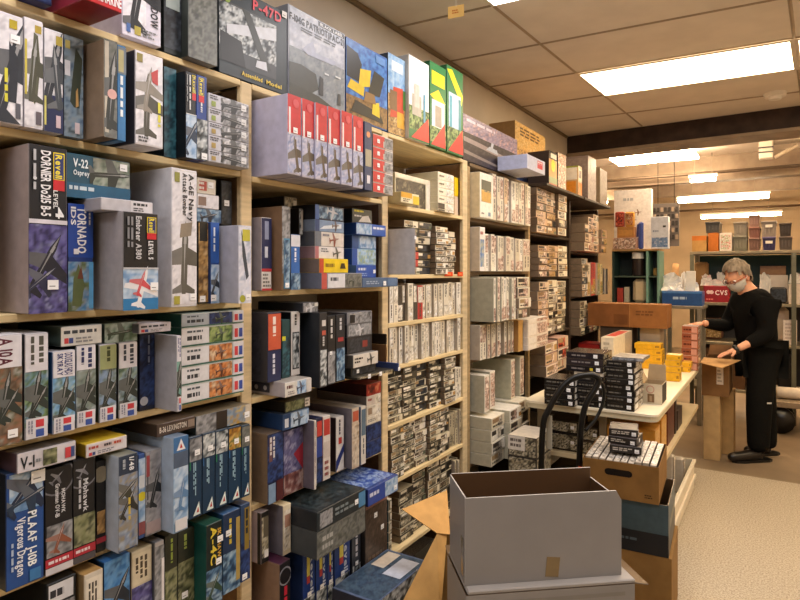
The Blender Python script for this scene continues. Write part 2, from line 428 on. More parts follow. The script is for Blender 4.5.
def strip_light(px, py, y, ln, w, zt, label, grp=None, xy=None):
    c = onY(px, py, y) if xy is None else Vector(xy)
    e = empty('strip_light', (c.x, c.y, zt), label, 'ceiling light', grp)
    n = max(1, round(w/.12))
    for k in range(n):
        q = Mb(); yy = c.y+(k-(n-1)/2)*.12; q.tube([(c.x-ln/2, yy, c.z), (c.x+ln/2, yy, c.z)], .02, 'ffffff', 8); child(q, 'tube', e_far, e)
    q = Mb(); q.box(c.x-ln/2-.02, c.x+ln/2+.02, c.y-.035, c.y+.035, c.z+.045, c.z+.075, 'ece0cc'); child(q, 'housing', 'paint', e)
    for s_ in (-.35, .35):
        q = Mb(); q.tube([(c.x+ln*s_, c.y, c.z+.075), (c.x+ln*s_, c.y, zt-.001)], .005, '8c7c68', 6); child(q, 'hanger', 'metal', e)
strip_light(654, 158, 8.0, .95, .6, 3.05, 'bright hanging strip light just behind the dark beam')
strip_light(722, 199, 10.2, 1.2, .24, 3.05, 'long glowing strip light near the back wall, the higher one')
strip_light(740, 216, 11.9, 1.2, .12, 3.05, 'thin glowing strip light low over the storage bins')
strip_light(703, 180, 8.75, .3, .12, 3.05, 'small glowing lamp under the second beam')
strip_light(0, 0, 0, 1.2, .24, 3.05, 'added strip light, unseen close behind the dark beam', None, (-.55, 6.62, 2.87))  # unseen lamp, added to brighten the white boxes on the cabinet
for x, y in ((-3.6, 8), (1.9, 7.4), (-3.2, 11), (2.0, 10)): strip_light(0, 0, 0, 1.2, .24, 3.05, 'ceiling light of the back room, beyond the frame', 'back room ceiling lights', (x, y, 2.75))
# smoke detector, price tag hanging from the ceiling
p = onZ(775, 93, ZC)
rt = empty('smoke_detector', p, 'round white smoke detector on the ceiling near the large lamp', 'smoke detector')
q = Mb(); q.cyl((p.x, p.y, ZC-.032), .07, .032, 'ece4d8', 24, r2=.08); child(q, 'body', 'plastic', rt)
q = Mb(); q.cyl((p.x, p.y, ZC-.052), .04, .02, 'f0e8dc', 24, r2=.05); child(q, 'sensor_cap', 'plastic', rt)
p = onZ(455, 1, ZC); p = Vector((onX(455, 1, -1.0)))
rt = empty('hanging_tag', (p.x, p.y, ZC), 'small yellow paper price tag hanging from the ceiling', 'tag')
D = (p-EYE).dot(FW); a = atD(448, 7, D); b = atD(464, 4, D); c = atD(464, 16, D); d = atD(448, 19, D)
q = Mb(); n = FW*.0008
q.quad([a, d, c, b], C('f0c878')); q.quad([x+n for x in (a, b, c, d)], C('f0c878'))
for u, v in ((a, b), (b, c), (c, d), (d, a)): q.quad([u, v, v+n, u+n], C('f0c878'))
u = RT; 
f = Face(q, d, c-d, a-d, -FW); f.lines(.25, .3, .75, .7, 2, 'd07838', 3)
child(q, 'card', 'paper', rt)
q = Mb(); q.tube([(a+b)/2+Vector((0, 0, -.004)), Vector(((a.x+b.x)/2, (a.y+b.y)/2, ZC))], .0012, 'e0d8c8', 5); child(q, 'string', 'paper', rt)
# pipes in the back room
def pipe(pts, r, col, label, name='pipe', seg=10):
    mb = Mb(); mb.tube(pts, r, col, seg); return tag(mb.build(name, 'metal', smooth=True), label, 'pipe')
pipe([(-6, 8.8, 2.80), (2.98, 8.8, 2.80)], .022, '6a5a4a', 'thin grey sprinkler pipe running along the second beam')
pipe([(-6, 12.5, 2.66), (2.98, 12.5, 2.66)], .02, '5c4630', 'thin dark conduit running high along the back wall')
p = onY(766, 150, 7.6)
rt = empty('drain_pipe', (p.x, p.y, 3.05), 'white vertical duct with a black clamp hanging behind the dark beam', 'duct')
q = Mb(); q.box(p.x-.065, p.x+.065, 7.54, 7.66, 2.72, 3.05, 'e8dccc', .01); child(q, 'duct_body', 'paint', rt)
q = Mb(); q.box(p.x-.07, p.x+.07, 7.53, 7.67, 2.78, 2.795, '3a3430'); q.box(p.x-.07, p.x+.07, 7.53, 7.67, 2.83, 2.845, '3a3430'); child(q, 'clamp', 'metal', rt)
pipe([(p.x+.07, 7.6, 2.91), (2.98, 7.6, 2.93)], .045, '9a8c7c', 'thick grey pipe leaving the white duct to the right')
pipe([(p.x+.08, 7.6, 2.73), (p.x+.28, 7.6, 2.84)], .02, 'e0d0b8', 'pale diagonal brace beside the white duct', 'pipe_brace')
# ------------------------------------------------------------------ shelving
TH = .019
YP = [.55, 1.346, 2.15, 2.935]
BZ = [[2.094, 1.803, 1.387, 1.106, .783, .524, .10], [2.094, 1.793, 1.419, 1.07, .72, .20], [2.094, 1.784, 1.469, 1.254, 1.061, .802, .551, .228]]
UZ = [[z+TH for z in b] for b in BZ]
unit = empty('wooden_shelving', (-1.64, 1.75, 0), 'pale pine shelving of three bays along the left wall, full of model kits', 'shelving')
for i, y in enumerate(YP):
    w = .047 if i < 3 else .055
    q = Mb(); q.box(F0-.022, F0, y, y+w, 0, 2.111, 'dcc498', .003); child(q, 'upright', 'wood', unit)
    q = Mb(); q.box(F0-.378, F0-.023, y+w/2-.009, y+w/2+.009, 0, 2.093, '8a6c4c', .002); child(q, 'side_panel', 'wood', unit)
for b in range(3):
    for k, z in enumerate(BZ[b]):
        y0 = YP[b] + (.048 if b < 2 or True else .0); y1 = YP[b+1]-.001
        q = Mb(); q.box(F0-.378, F0-.001, y0, y1, z, z+TH, 'e2ca98', .002); child(q, 'shelf', 'wood', unit)
unit2 = empty('dark_shelving', (-1.64, 4.4, 0), 'dark shelving of three bays continuing along the wall towards the back room', 'shelving')
YQ = [3.0, 3.95, 4.9, 5.80]
CZ = [[2.09, 1.785, 1.485, 1.205, .99, .41], [2.09, 1.757, 1.446, 1.027, .76, .3], [2.09, 1.653, 1.276, .957, .6, .2]]
for i, y in enumerate(YQ):
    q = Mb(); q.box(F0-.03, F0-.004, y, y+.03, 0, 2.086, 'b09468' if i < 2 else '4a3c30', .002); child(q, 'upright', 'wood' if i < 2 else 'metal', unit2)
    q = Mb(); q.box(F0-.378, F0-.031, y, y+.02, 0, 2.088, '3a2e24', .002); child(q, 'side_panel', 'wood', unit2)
for b in range(3):
    for z in CZ[b]:
        ov = 0 if b == 0 or z < 2 else .12
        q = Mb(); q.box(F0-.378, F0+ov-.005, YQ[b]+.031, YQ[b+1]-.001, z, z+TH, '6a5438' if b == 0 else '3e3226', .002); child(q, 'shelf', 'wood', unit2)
# ------------------------------------------------------------------ model kits on the shelves
class Row:
    """boxes standing side by side on one shelf; photo columns give each box its place along the shelf, its height from the top edge"""
    def __init__(s, z, y0, y1): s.z = z; s.cur = y0; s.end = y1; s.last = None
    def K(s, xa, xb, yt, p, label, col, X=None, Y=None, Z=None, on=None, d=.24, mat='card', grp=None, name='kit_box', free=False, seed=None, hmax=None, cat='kit box'):
        x1 = F0+p
        a = onX(xa, yt, x1); b = onX(xb, yt, x1)
        y0, y1 = a.y, b.y; z1 = a.z
        z0 = s.z+.0008 if on is None else max(q.z1 for q in (on if isinstance(on, (list, tuple)) else [on]))+.0006
        if on is None and not free:
            y0 = max(y0, s.cur+.0015)
            if s.end is not None and y1 > s.end: y1 = s.end
            y1 = max(y1, y0+.012); s.cur = y1
        z1 = max(z1, z0+.012)
        if hmax: z1 = min(z1, hmax)
        x0 = max(x1-d, XW+.004)
        o = carton(name, x0, x1, y0, y1, z0, z1, col, label, cat, grp, X, Y, Z, mat, seed=int(xa*7+yt) if seed is None else seed)
        s.last = o; return o
    def pile(s, xa, xb, tops, p, items, d=.22, grp=None, mat='card'):
        """boxes lying on one another, bottom first; tops = photo row of each top edge"""
        y0 = max(onX(xa, 200, F0+p).y, s.cur+.0015); out = []; z = s.z+.0005
        for i, (yt, it) in enumerate(zip(tops, items)):
            lab, col, X = it[:3]; Y = it[3] if len(it) > 3 else None; dp = it[4] if len(it) > 4 else 0
            x1 = F0+p+dp; a = onX(xa, yt, F0+p); y1 = onX(it[5] if len(it) > 5 else xb, yt, F0+p).y
            z1 = max(a.z, z+.01)
            out.append(carton('kit_box', max(x1-d, XW+.004), x1, y0, y1, z+.0005, z1, col, lab, 'kit box', grp, X, Y, None, mat, seed=int(xa+yt*3)))
            z = z1
        s.cur = max(q.y1 for q in out); s.last = out[-1]; return out
    def block(s, xa, yt, xb=None):
        pass
def col(front, side=None, top=None): return {'*': front, 'y': side or front, 'Y': side or front, 'Z': top or front, 'z': top or front, 'x': side or front}
V, H = 1, 0
REV = lambda u0, v0, u1, v1: [('R', u0, v0, u1, v1, 'f0d820'), ('R', u0, v0, u1, v0+(v1-v0)*.28, 'c8202c'), ('R', u0+(u1-u0)*.08, v0+(v1-v0)*.3, u1-(u1-u0)*.08, v1-(v1-v0)*.03, '24306c'), ('T', u0+(u1-u0)*.2, v0+(v1-v0)*.32, u1-(u1-u0)*.2, v1-(v1-v0)*.06, 'Revell', 'f4e040', V)]
TAM = lambda u0, v0, u1, v1: [('R', u0, v0, (u0+u1)/2-.005, v1, 'd02c34'), ('R', (u0+u1)/2+.005, v0, u1, v1, '2448a0'), ('E', (u0*3+u1)/4, (v0+v1)/2, .006, 'f0f0f0'), ('E', (u0+u1*3)/4, (v0+v1)/2, .006, 'f0f0f0')]
G = 'warplane kits in the near bay'
# ---- near bay, top of the unit
z = UZ[0][0]
r = Row(z, .3, None)
r.K(22, 52, -40, .03, 'dark blue kit box lying at the far left on top of the shelving', col('1c2450', '242c60'), [('A', .05, .05, .95, .95, 'navy')])
r.K(84, 122, -48, .13, 'red kit box with white lettering along its lower edge, top of near bay', col('c02428', '8c2838', '8a2020'), [('A', .02, .42, .98, .99, 'purple'), ('T', .04, .10, .98, .33, 'SUPERMARINE', 'f2eef0', H), ('A', .3, .5, .9, .95, 'grey')], [('A', .05, .3, .95, .95, 'purple')], d=.26)
r.K(122, 161, -46, .02, 'white kit box with upright black title and dark bomber, top of near bay', col('d4d0dc', 'a8a4b0'), [('A', .02, .2, .6, .98, 'white'), ('P', .42, .66, .3, 80, '2a2c30'), ('T', .72, .22, .92, .98, 'BLACK WIDOW', '22242a', V), ('R', .3, .05, .46, .16, 'b0a040'), ('R', .1, .05, .2, .16, '4466a0'), ('L', .5, .05, .9, .16, 3, '787878')], d=.2)
r.K(164, 181, -58, .0, 'narrow green and black kit box beside the camouflage box, top of near bay', col('1c2420', '101412'), [('R', 0, .72, 1, 1, '2c5c34'), ('A', 0, .05, 1, .7, 'dark'), ('R', .1, .42, .9, .56, '9aa4a0')])
r.K(181, 217, -66, .03, 'dull camouflage-grey kit box leaning beside the big fighter box', col('6c6e6a', '282c28'), [('A', 0, 0, 1, 1, 'camo', 3)], d=.2)
r.K(219, 287, -22, .0, 'large black and teal kit box with red title and diagonal fighter', col('0c2028', '0a161c'), [('R', 0, .14, .82, .8, '3a3e42'), ('A', 0, .3, .82, .78, 'photo'), ('G', [(0, .14), (.36, .14), (.3, .42), (0, .46)], '0c1014'), ('G', [(.1, .45), (.82, .6), (.82, .75), (.1, .55)], 'ccd0d8'), ('G', [(.30, .8), (.42, .78), (.74, .22), (.62, .2)], '2c302c'), ('G', [(.5, .2), (.68, .2), (.66, .3), (.52, .28)], 'c8ccd4'), ('T', .46, .845, .9, .965, 'P-47D', 'd83848', H), ('T', .3, .05, .6, .10, 'Assembled', 'e0c030', H), ('T', .66, .05, .9, .10, 'Model', 'e0c030', H), ('R', .02, .88, .16, .97, 'c8c0b8'), ('E', .1, .82, .012, '88a040'), ('S', .945, .965, .024)], d=.16, hmax=2.62)
r.K(288, 345, 3, .0, 'large pale grey kit box with airfield scene and black title', col('9ca0ac', '70747c'), [('A', .02, .55, .98, .99, ['9ea4b4', 'b4bac8', 'c8ccd6']), ('A', .02, .02, .98, .56, ['6c747c', '888f96', '7a8288', '9aa0a4']), ('R', .5, .93, .98, .985, '101216'), ('T', .53, .94, .95, .975, 'BLACK LABEL', 'e4e4e4', H), ('T', .02, .84, .98, .92, 'F-104G PATRIOT(PAC-2)', '14161a', H), ('L', .2, .765, .98, .82, 2, '50545c'), ('G', [(.22, .58), (.4, .72), (.45, .6), (.82, .61), (.78, .55), (.3, .54)], 'a8aec2'), ('G', [(0, .1), (.3, .08), (.5, .2), (.45, .36), (.2, .4), (0, .38)], '40423e'), ('G', [(0, 0), (.95, 0), (.5, .12), (0, .16)], '3a3c36'), ('G', [(.5, .14), (.58, .14), (.58, .34), (.52, .36)], '34363a'), ('G', [(.84, .1), (.9, .1), (.9, .24), (.85, .24)], '3c3e40'), ('R', .6, .4, .68, .42, 'd8dce0'), ('R', .8, .42, .9, .44, 'd8dce0')], d=.16)
r.K(346, 387, 36, .0, 'blue toy box showing a yellow and black excavator', col('2858a0', '20406c'), [('A', 0, .3, 1, .98, ['1c4c98', '3470b8', '4c88c8']), ('A', 0, .02, 1, .3, ['6c5030', '94703c', '4c3820']), ('G', [(0, .52), (.0, .9), (.26, .86), (.36, .74), (.3, .5)], '101010'), ('G', [(.28, .44), (.55, .5), (.58, .72), (.32, .68)], 'e0c020'), ('G', [(.02, .38), (.4, .34), (.42, .46), (.1, .5)], 'd8b818'), ('G', [(.5, .4), (.8, .42), (.92, .7), (.66, .74)], '2c2c24'), ('G', [(.1, .1), (.9, .08), (.8, .2), (.2, .26)], '1a1a18'), ('G', [(.6, .16), (.8, .14), (.78, .34), (.62, .3)], 'dcbc1c'), ('G', [(.4, .28), (.7, .3), (.66, .42), (.44, .42)], '8c6a3c'), ('R', .7, .86, .94, .96, '5c8cc8')], d=.1)
r.K(388, 405, 52, .0, 'blue and brown toy box with a red crane hook, second of the bright toy boxes', col('5c88b8', '44505c'), [('A', 0, .5, 1, 1, ['6c98c8', '90b4d4', 'a8c4d8']), ('A', 0, 0, 1, .5, 'tan'), ('R', .2, .8, .85, .93, 'd8e0e8'), ('G', [(.1, .2), (.9, .25), (.85, .62), (.3, .6)], 'c04028'), ('R', .1, .3, .5, .55, '7c5c3c'), ('R', .5, .1, .9, .3, 'd8a030'), ('R', .85, .35, 1, .6, '4c7c38')], d=.1)
tri = lambda a, b: ('G', [(a, .02), (b, .02), (b-.05, .32)], 'd83c34')
r.K(406, 429, 52, .02, 'white toy box with a castle tower and red corner, beside green boxes', col('ece8e0', 'c8c4bc'), [('R', 0, .0, 1, .12, '2c7040'), ('A', 0, .12, 1, .4, 'green'), ('R', .15, .3, .6, .55, 'b0a898'), ('R', .25, .4, .5, .68, 'c8c0b4'), ('R', .7, .25, .8, .6, '5c98b0'), tri(.1, 1)], d=.1)
r.K(430, 446, 60, .02, 'green toy box with yellow ribbon, left of the matching pair', col('2c7844', '1c5030'), [('R', .1, .74, .9, .9, 'f0d028'), ('G', [(0, .6), (.5, .7), (.95, .56), (.5, .52)], 'f0c828'), ('R', .1, .2, .9, .56, 'd4dcd8'), ('R', .3, .25, .7, .5, 'a09484'), ('A', 0, .05, 1, .24, 'green'), tri(.05, .95)], d=.1)
r.K(447, 463, 64, .02, 'green toy box with yellow ribbon at the end of the bright toy boxes', col('2c7844', '1c5030'), [('G', [(0, .95), (.3, .97), (1, .72), (.9, .6)], 'f0d428'), ('R', .1, .2, .85, .7, 'b8cce0'), ('R', .15, .2, .3, .66, '4c9cb0'), ('R', .7, .2, .85, .66, '3c8c94'), ('A', 0, .05, 1, .3, 'green'), tri(.05, 1)], d=.1)
# ---- near bay, first shelf under the top
r = Row(UZ[0][1], .62, 1.345)
r.K(-16, 23, 5, .03, 'white kit box with dark propeller fighter and yellow lettering, far left of upper shelf', col('dcd8e2', '9c98a4'), [('A', .02, .02, .98, .98, 'white'), ('P', .62, .52, .34, 75, '30343c'), ('G', [(.5, .2), (.75, .2), (.85, .6), (.5, .75)], '2c3038'), ('T', .3, .06, .5, .5, 'BEARCAT', 'd8d040', V), ('R', .5, .87, .78, .95, 'b4a028'), ('S', .7, .78), ('R', .72, .06, .9, .2, '585860')], seed=5)
r.K(24, 43, 16, .03, 'white kit box with a vertical olive fighter, second on upper shelf', col('e4e0e8', 'a8a4ae'), [('A', .02, .02, .98, .98, 'white'), ('G', [(.3, .3), (.5, .88), (.72, .86), (.85, .6), (.7, .3), (.55, .22)], '5c5c48'), ('P', .5, .55, .2, 85, '4c4c3c'), ('R', .55, .88, .9, .95, 'b0983c'), ('R', .02, .3, .14, .8, 'c8b850'), ('R', .6, .04, .9, .16, '605860')])
r.K(44, 63, 27, .03, 'kit box with dark jet above a navy panel, third on upper shelf', col('dcdce4', '9c9ca4'), [('A', .02, .38, .98, .98, 'white'), ('R', 0, 0, 1, .36, '1a2450'), ('P', .5, .62, .24, 78, '2c3038'), ('P', .65, .55, .2, 95, '40464c'), ('R', .6, .86, .95, .95, 'b09c38'), ('R', .0, .06, .1, .34, 'd4cc70'), ('R', .6, .05, .85, .17, 'd0b8c0')])
r.K(64, 83, 34, .02, 'grey-blue kit box with a diving green fighter, beside the brown carton side', col('5c7088', '4c5058'), [('A', .0, .0, 1, 1, ['50647c', '7890a4', '8c98a0', '3c4c54']), ('G', [(.3, .35), (.6, .9), (.95, .8), (.8, .3), (.5, .3)], '3c4438'), ('R', .05, .87, .3, .95, 'b8a850'), ('G', [(.6, .3), (.75, .32), (.7, .5), (.6, .46)], 'c09860'), ('R', .55, .04, .8, .15, 'd4c4c8'), ('R', .02, .6, .3, .75, 'dadae0')])
r.K(104, 117, 38, .09, 'brown-sided kit box jutting forward, front with a propeller plane', col('c0b8a8', '94806c', '6a584c'), [('A', .0, .0, 1, 1, 'camo'), ('G', [(.05, .05), (.35, .05), (.35, .98), (.05, .98)], 'bcb4a4'), ('P', .6, .5, .26, 85, '2c302c'), ('E', .6, .45, .012, 'd8a8a0')], d=.3)
r.K(117.5, 126, 44, .08, 'bright blue kit box with white upright title, next to the brown carton', col('3478b0', '2c5c88'), [('R', 0, .7, 1, .98, '6c7884'), ('R', .1, .72, .7, .95, 'b0a878'), ('T', .2, .12, .75, .68, 'Air Power Fighter', 'e8f0f4', V)])
r.K(135, 163, 49, .08, 'white kit box with a biplane and yellow side lettering', col('dcd8dc', '3c3a40'), [('A', .02, .02, .98, .98, 'white'), ('P', .42, .45, .22, 88, '4c483c'), ('P', .45, .62, .16, 80, '8c8478'), ('G', [(.55, .8), (.8, .86), (.8, .68), (.6, .7)], 'b84040'), ('T', .76, .1, .94, .5, 'AVENGER', 'd8d040', V), ('R', .05, .88, .25, .97, '8c8040'), ('L', .1, .03, .5, .1, 2, '404040')])
r.K(164, 176, 66, .0, 'thin dark teal kit box in the gap on the upper shelf', col('1c3038', '141c20'), [('A', 0, 0, 1, 1, 'teal')])
r.K(179, 196, 68, .04, 'black-topped kit box with yellow logo and sea-blue jet art, upper shelf', col('121418', '16181c'), [*REV(.62, .68, .98, .97), ('T', .3, .55, .5, .96, 'A-7 CORSAIR', 'e0e0e0', V), ('L', .05, .55, .2, .96, 1, '9a9a9a', V), ('A', 0, 0, 1, .5, 'sky'), ('P', .5, .28, .16, 60, '24364c'), ('R', 0, .5, 1, .51, 'dcdcdc')])
r.K(196.5, 207, 74, .04, 'blue spine kit box with yellow logo, last upright on the upper shelf', col('20408c', '182c60'), [*REV(.2, .68, .7, .97), ('L', .3, .52, .6, .68, 1, 'dcdce4', V), ('A', 0, 0, 1, .48, 'photo'), ('S', .7, .05, .02)])
it = []
for i, nm in enumerate(('bottom', 'second lowest', 'middle', 'second highest', 'top')):
    it.append(('long white kit box with grey fighter art, %s of five by the pine upright' % nm, col('c8c8d0', '98989e', 'b8b8be'), [('A', .3, .05, .98, .95, ['dcdce0', '5c6064', 'c4c4c8', '303438', 'a4a6aa']), ('P', .6, .5, .13, 8*(i % 3)-5, '34383c'), ('L', .03, .6, .28, .92, 2, '505058'), ('R', .06, .15, .16, .5, '8c9c48' if i > 2 else 'a89050'), ('S', .85, .6)] ))
r.cur = max(r.cur, .9); r.end = None
r.pile(207.5, 249, [149, 134, 121, 107, 92], .045, it)
# ---- near bay, second shelf
r = Row(UZ[0][2], .5, 1.345); z2 = UZ[0][2]
dorn = r.K(28.5, 67, 143, .05, 'tall black and purple kit box with yellow logo and grey side, far left', col('14141a', 'b0a4a6', '3c383c'), [('A', 0, 0, 1, .53, 'purple', 4), ('P', .42, .3, .2, 62, '1c1e2c'), ('P', .3, .2, .12, 40, '2c3048'), ('R', 0, .535, 1, .56, 'd8d4dc'), *REV(.62, .74, .92, .97), ('T', .62, .63, .74, .74, 'LEVEL', 'e0e0e0', V), ('T', .68, .57, .9, .64, '4', 'f0f0f0', V), ('T', .3, .58, .56, .97, 'DORNIER Do215 B-5', 'f0eef0', V), ('L', .08, .6, .2, .97, 1, 'b8b8bc', V), ('E', .14, .8, .004, 'd0d0d4'), ('S', .6, .17, .024)], d=.34)
torn = r.K(68, 93, 203, .03, 'blue-topped kit box with upright white title, between two grey-sided boxes', col('1c3c84', '20283c', '54606c'), [('R', 0, .5, 1, 1, '2048a0'), ('A', 0, 0, 1, .46, ['4c5c3c', '6c7c50', '8c98a8', '3c78a8', '90b4cc']), ('G', [(.15, .05), (.5, .04), (.65, .25), (.4, .44), (.2, .3)], '5c6840'), ('G', [(.35, .3), (.5, .42), (.6, .3)], '6c3c28'), ('R', .82, .02, 1, .46, '5ca0d0'), ('T', .36, .54, .72, .97, 'TORNADO', 'f0f0f4', V), ('T', .1, .8, .3, .97, 'IDS', 'f0f0f4', V), ('L', .78, .8, .9, .97, 1, 'd8d8e0', V), ('R', .2, .53, .4, .58, 'e4e4e8')], d=.30)
a380 = r.K(123, 158, 211, .12, 'grey-sided kit box with black title panel and a white airliner', col('141418', 'aca8ac', '787478'), [('A', 0, 0, 1, .42, 'sky'), ('R', 0, .0, 1, .12, '2878b0'), ('P', .55, .24, .14, 75, 'ecebee'), ('P', .5, .28, .09, 70, 'd05058'), ('R', 0, .42, 1, .435, 'c8c8cc'), *REV(.66, .73, .93, .96), ('T', .7, .52, .84, .71, 'LEVEL 5', 'e4e4e8', V), ('T', .34, .52, .5, .96, 'Embraer A380', 'c4c4c8', V), ('L', .08, .5, .28, .95, 2, '88888c', V), ('S', .86, .24, .022)], d=.36)
x0 = a380.x0
w = r.K(101, 153, 197, .10, 'flat whitish kit box with printed end lying on the grey-sided box', col('c0bec4', 'a8a6ae', 'b4b2b8'), [('R', .55, .06, .98, .94, 'd8d6da'), ('T', .6, .5, .92, .88, 'B-26', '303034', H), ('L', .6, .1, .92, .45, 2, '404044')], on=a380, d=.3, hmax=1.75)
r.K(66, 130, 152, .035, 'teal kit box with tiltrotor art lying on top of the blue-topped box', col('1c4c60', '183c4c', '2a5868'), [('A', .4, .32, .99, .98, ['586858', '8c9888', 'a8aca0', '48544c']), ('P', .7, .62, .16, 5, '30342c'), ('R', .0, .0, 1, .34, '1c5878'), ('T', .1, .7, .32, .9, 'V-22', 'e4ecf0', H), ('T', .1, .52, .34, .64, 'Osprey', 'dce4e8', H), ('L', .04, .14, .5, .3, 1, 'c0d0d8'), ('S', .88, .84)], on=(torn, w), d=.24)
big = r.K(171.5, 197, 167, .10, 'big pale grey box with white front and an attack bomber flying upwards', col('d4d2d6', 'ccccd2', 'c8c8cc'), [('A', .02, .02, .98, .98, 'white'), ('P', .5, .36, .26, 88, '5c5850'), ('G', [(.3, .5), (.75, .52), (.8, .62), (.35, .6)], '8c8070'), ('T', .66, .62, .86, .97, 'A-6E Navy', '28282c', V), ('T', .42, .66, .6, .97, 'Attack Bomber', '28282c', V), ('R', .1, .9, .3, .97, '8c8c40'), ('R', .08, .02, .3, .08, 'a8a040'), ('S', .82, .07)], d=.36)
q = r.K(198.5, 208, 221, .02, 'narrow black kit box with gold bomber, just right of the big pale box', col('2c2820', '181814'), [('A', 0, .02, 1, .98, 'tan'), ('R', .1, .76, .9, .98, '201c14'), ('S', .4, .06)], d=.2)
q2 = r.K(208.5, 219, 222, .03, 'blue kit box spine with white title and jet, second shelf', col('2450a0', '203c70'), [('R', 0, .5, 1, 1, '2858a8'), ('T', .25, .54, .6, .94, 'Supermarine', 'e4e8f0', V), ('A', 0, 0, 1, .48, 'sky'), ('P', .5, .25, .1, 70, '2c3440'), ('S', .3, .07)], d=.2)
g1 = r.K(238.5, 251, 225, .10, 'grey-sided kit box with white jet front, jutting past the pine upright', col('d4d0dc', 'acacb8', '9c9ca4'), [('A', 0, 0, 1, 1, ['ccd0e0', 'e0e0ea', 'aab4c8']), ('G', [(.2, .95), (.5, .7), (.8, .35), (.6, .3), (.3, .6)], '3c4450'), ('R', .3, .8, .9, .95, 'c0b840'), ('E', .3, .06, .011, 'a8a838'), ('S', .75, .08, .02)], d=.34)
r2 = Row(0, 0, None)
a = r2.K(197, 221, 208, .0, 'small blue kit box with dark jet lying on upright kits, second shelf', col('38587c', '26384c'), [('A', 0, 0, 1, 1, 'sea'), ('P', .5, .5, .09, 15, '1c2430')], on=(q, q2), d=.18)
b = r2.K(197, 219, 193, .0, 'white kit box with red lettering in the short pile, second shelf', col('c8c4c4', '9c9898'), [('A', .02, .05, .98, .95, 'white'), ('R', .05, .2, .4, .8, '8c7468')], on=a, d=.18)
c = r2.K(197, 216, 177, .0, 'cream kit box on top of the short pile, second shelf', col('d8d0c0', 'a09888'), [('R', .1, .2, .5, .8, 'b04c40'), ('L', .1, .2, .5, .8, 2, 'e0d8d0'), ('S', .7, .6)], on=b, d=.18)
r2.K(221, 232, 180, -.03, 'dark narrow kit box at the end of the second shelf pile', col('1c2024', '14181a'), [('A', .05, .05, .95, .95, 'dark'), ('S', .5, .5)], on=(q2,), d=.14)
# ---- near bay, third shelf
r = Row(UZ[0][3], .5, 1.345)
def tamiya(xa, xb, yt, p, label, side, pal, title, tcol='202850', ang=80, pc='303834', extra=(), d=.24, tsz=.30, bot=.2, two=None, end=True):
    ops = [('A', 0, bot*.6 if end else 0, 1, 1-tsz, pal), ('P', .5, .45, .15, ang, pc), ('P', .6, .36, .11, ang-20, pc), ('R', 0.02, 1-tsz, .98, .99, 'dedce2'), ('T', .52 if two else .3, 1-tsz*.92, .88 if two else .72, .97, title, tcol, V)]
    if two: ops += [('T', .2, 1-tsz*.92, .45, .97, two, tcol, V)]
    if end: ops += [('R', .04, .01, .96, bot, 'dad8de'), ('R', .45, bot*.55, .8, bot*.9, 'c83c44'), ('R', .45, bot*.1, .8, bot*.45, '3854a0'), ('L', .1, bot*.1, .35, bot*.9, 2, '9090a0', V)]
    return r.K(xa, xb, yt, p, label, col('c4c2c8', side), ops+list(extra), d=d)
tamiya(-12, 22, 336, .04, 'kit box with large dark upright title over brown art, far left of third shelf', '9c98a0', ['5c4838', '7c7060', '94644c', '50583c', 'a4a49c'], 'A 10A', '5c2034', extra=[('R', .02, .72, .3, .96, 'dcdae0'), ('R', .05, .86, .28, .96, 'd05060'), ('R', .05, .74, .28, .84, '5070b0'), ('S', .7, .1)], end=False)
a1 = tamiya(24.5, 48, 334, .04, 'white-titled kit box with green and blue art, second on third shelf', '2c2c30', ['3c5034', '7c9860', '6c8cac', '4c6c3c', 'b0c4d0'], 'HARRIER GR', '505048', two='JUMP JET', tsz=.36)
a2 = tamiya(52.5, 75, 352, .04, 'blue kit box with navy two-line title, third on third shelf', '3060a0', ['5c94c8', '8cb8dc', '5c7460', '7ca8cc', 'a8b8b0'], 'DOUGLAS F4D-1', '283878', two='SKYRAY', tsz=.32)
a3 = tamiya(76, 95.5, 346, .03, 'white-titled kit box with grey-green art, fourth on third shelf', '3c4440', ['5c6c64', '8c9c98', '747c6c', 'a8b4b8', '3c4c48'], 'HAWKER', '283060', two='HURRICANE', tsz=.3)
a4 = tamiya(99, 116, 345, .03, 'olive-topped kit box with blue fighter art, fifth on third shelf', '3c4434', ['6c84a8', '8ca4c0', '5c6c54', 'a8b8cc'], 'FOCKE WULF', '303820', tsz=.32, extra=[('R', .02, .68, .98, .99, '98a070'), ('T', .35, .7, .7, .97, 'FOCKE-WULF', '384020', V)])
a5 = tamiya(118.5, 137, 343, .03, 'white-titled kit box with green-grey art, sixth on third shelf', '282c2c', ['4c6450', '8ca08c', '94acc0', '3c5044', 'b4c4cc'], 'CORSAIR F4U', '303848', two='BIRDCAGE', tsz=.34)
a6 = r.K(139, 155, 332, .0, 'dark navy kit box set back, left of a grey box side', col('1c2440', '141a2c'), [('A', .05, .05, .95, .95, 'navy'), ('E', .3, .12, .012, 'c8ccd8'), ('L', .5, .5, .7, .95, 1, '8088a0', V)])
a7 = tamiya(165, 181, 337, .09, 'white-titled kit box with teal art jutting forward, grey side showing', 'b4b4bc', ['5c8c8c', '88b4a8', '4c7870', 'a0c4d4'], 'DE HAVILLAND', '303c80', two='MOSQUITO', tsz=.34)
r2 = Row(0, 0, None)
r2.K(61, 102, 327, .03, 'flat kit box with cream title end lying across the white-titled boxes', col('d4d0cc', '50605c', '485450'), [('R', 0, .04, .97, .96, 'd8d6d0'), ('T', .06, .55, .9, .85, 'SUPERMARINE SPITFIRE', '3c4048', H), ('R', .07, .15, .17, .42, 'c83c44'), ('R', .18, .15, .28, .42, '3c4c88'), ('L', .34, .12, .85, .45, 2, '8c8c90')], on=(a2, a3), d=.2)
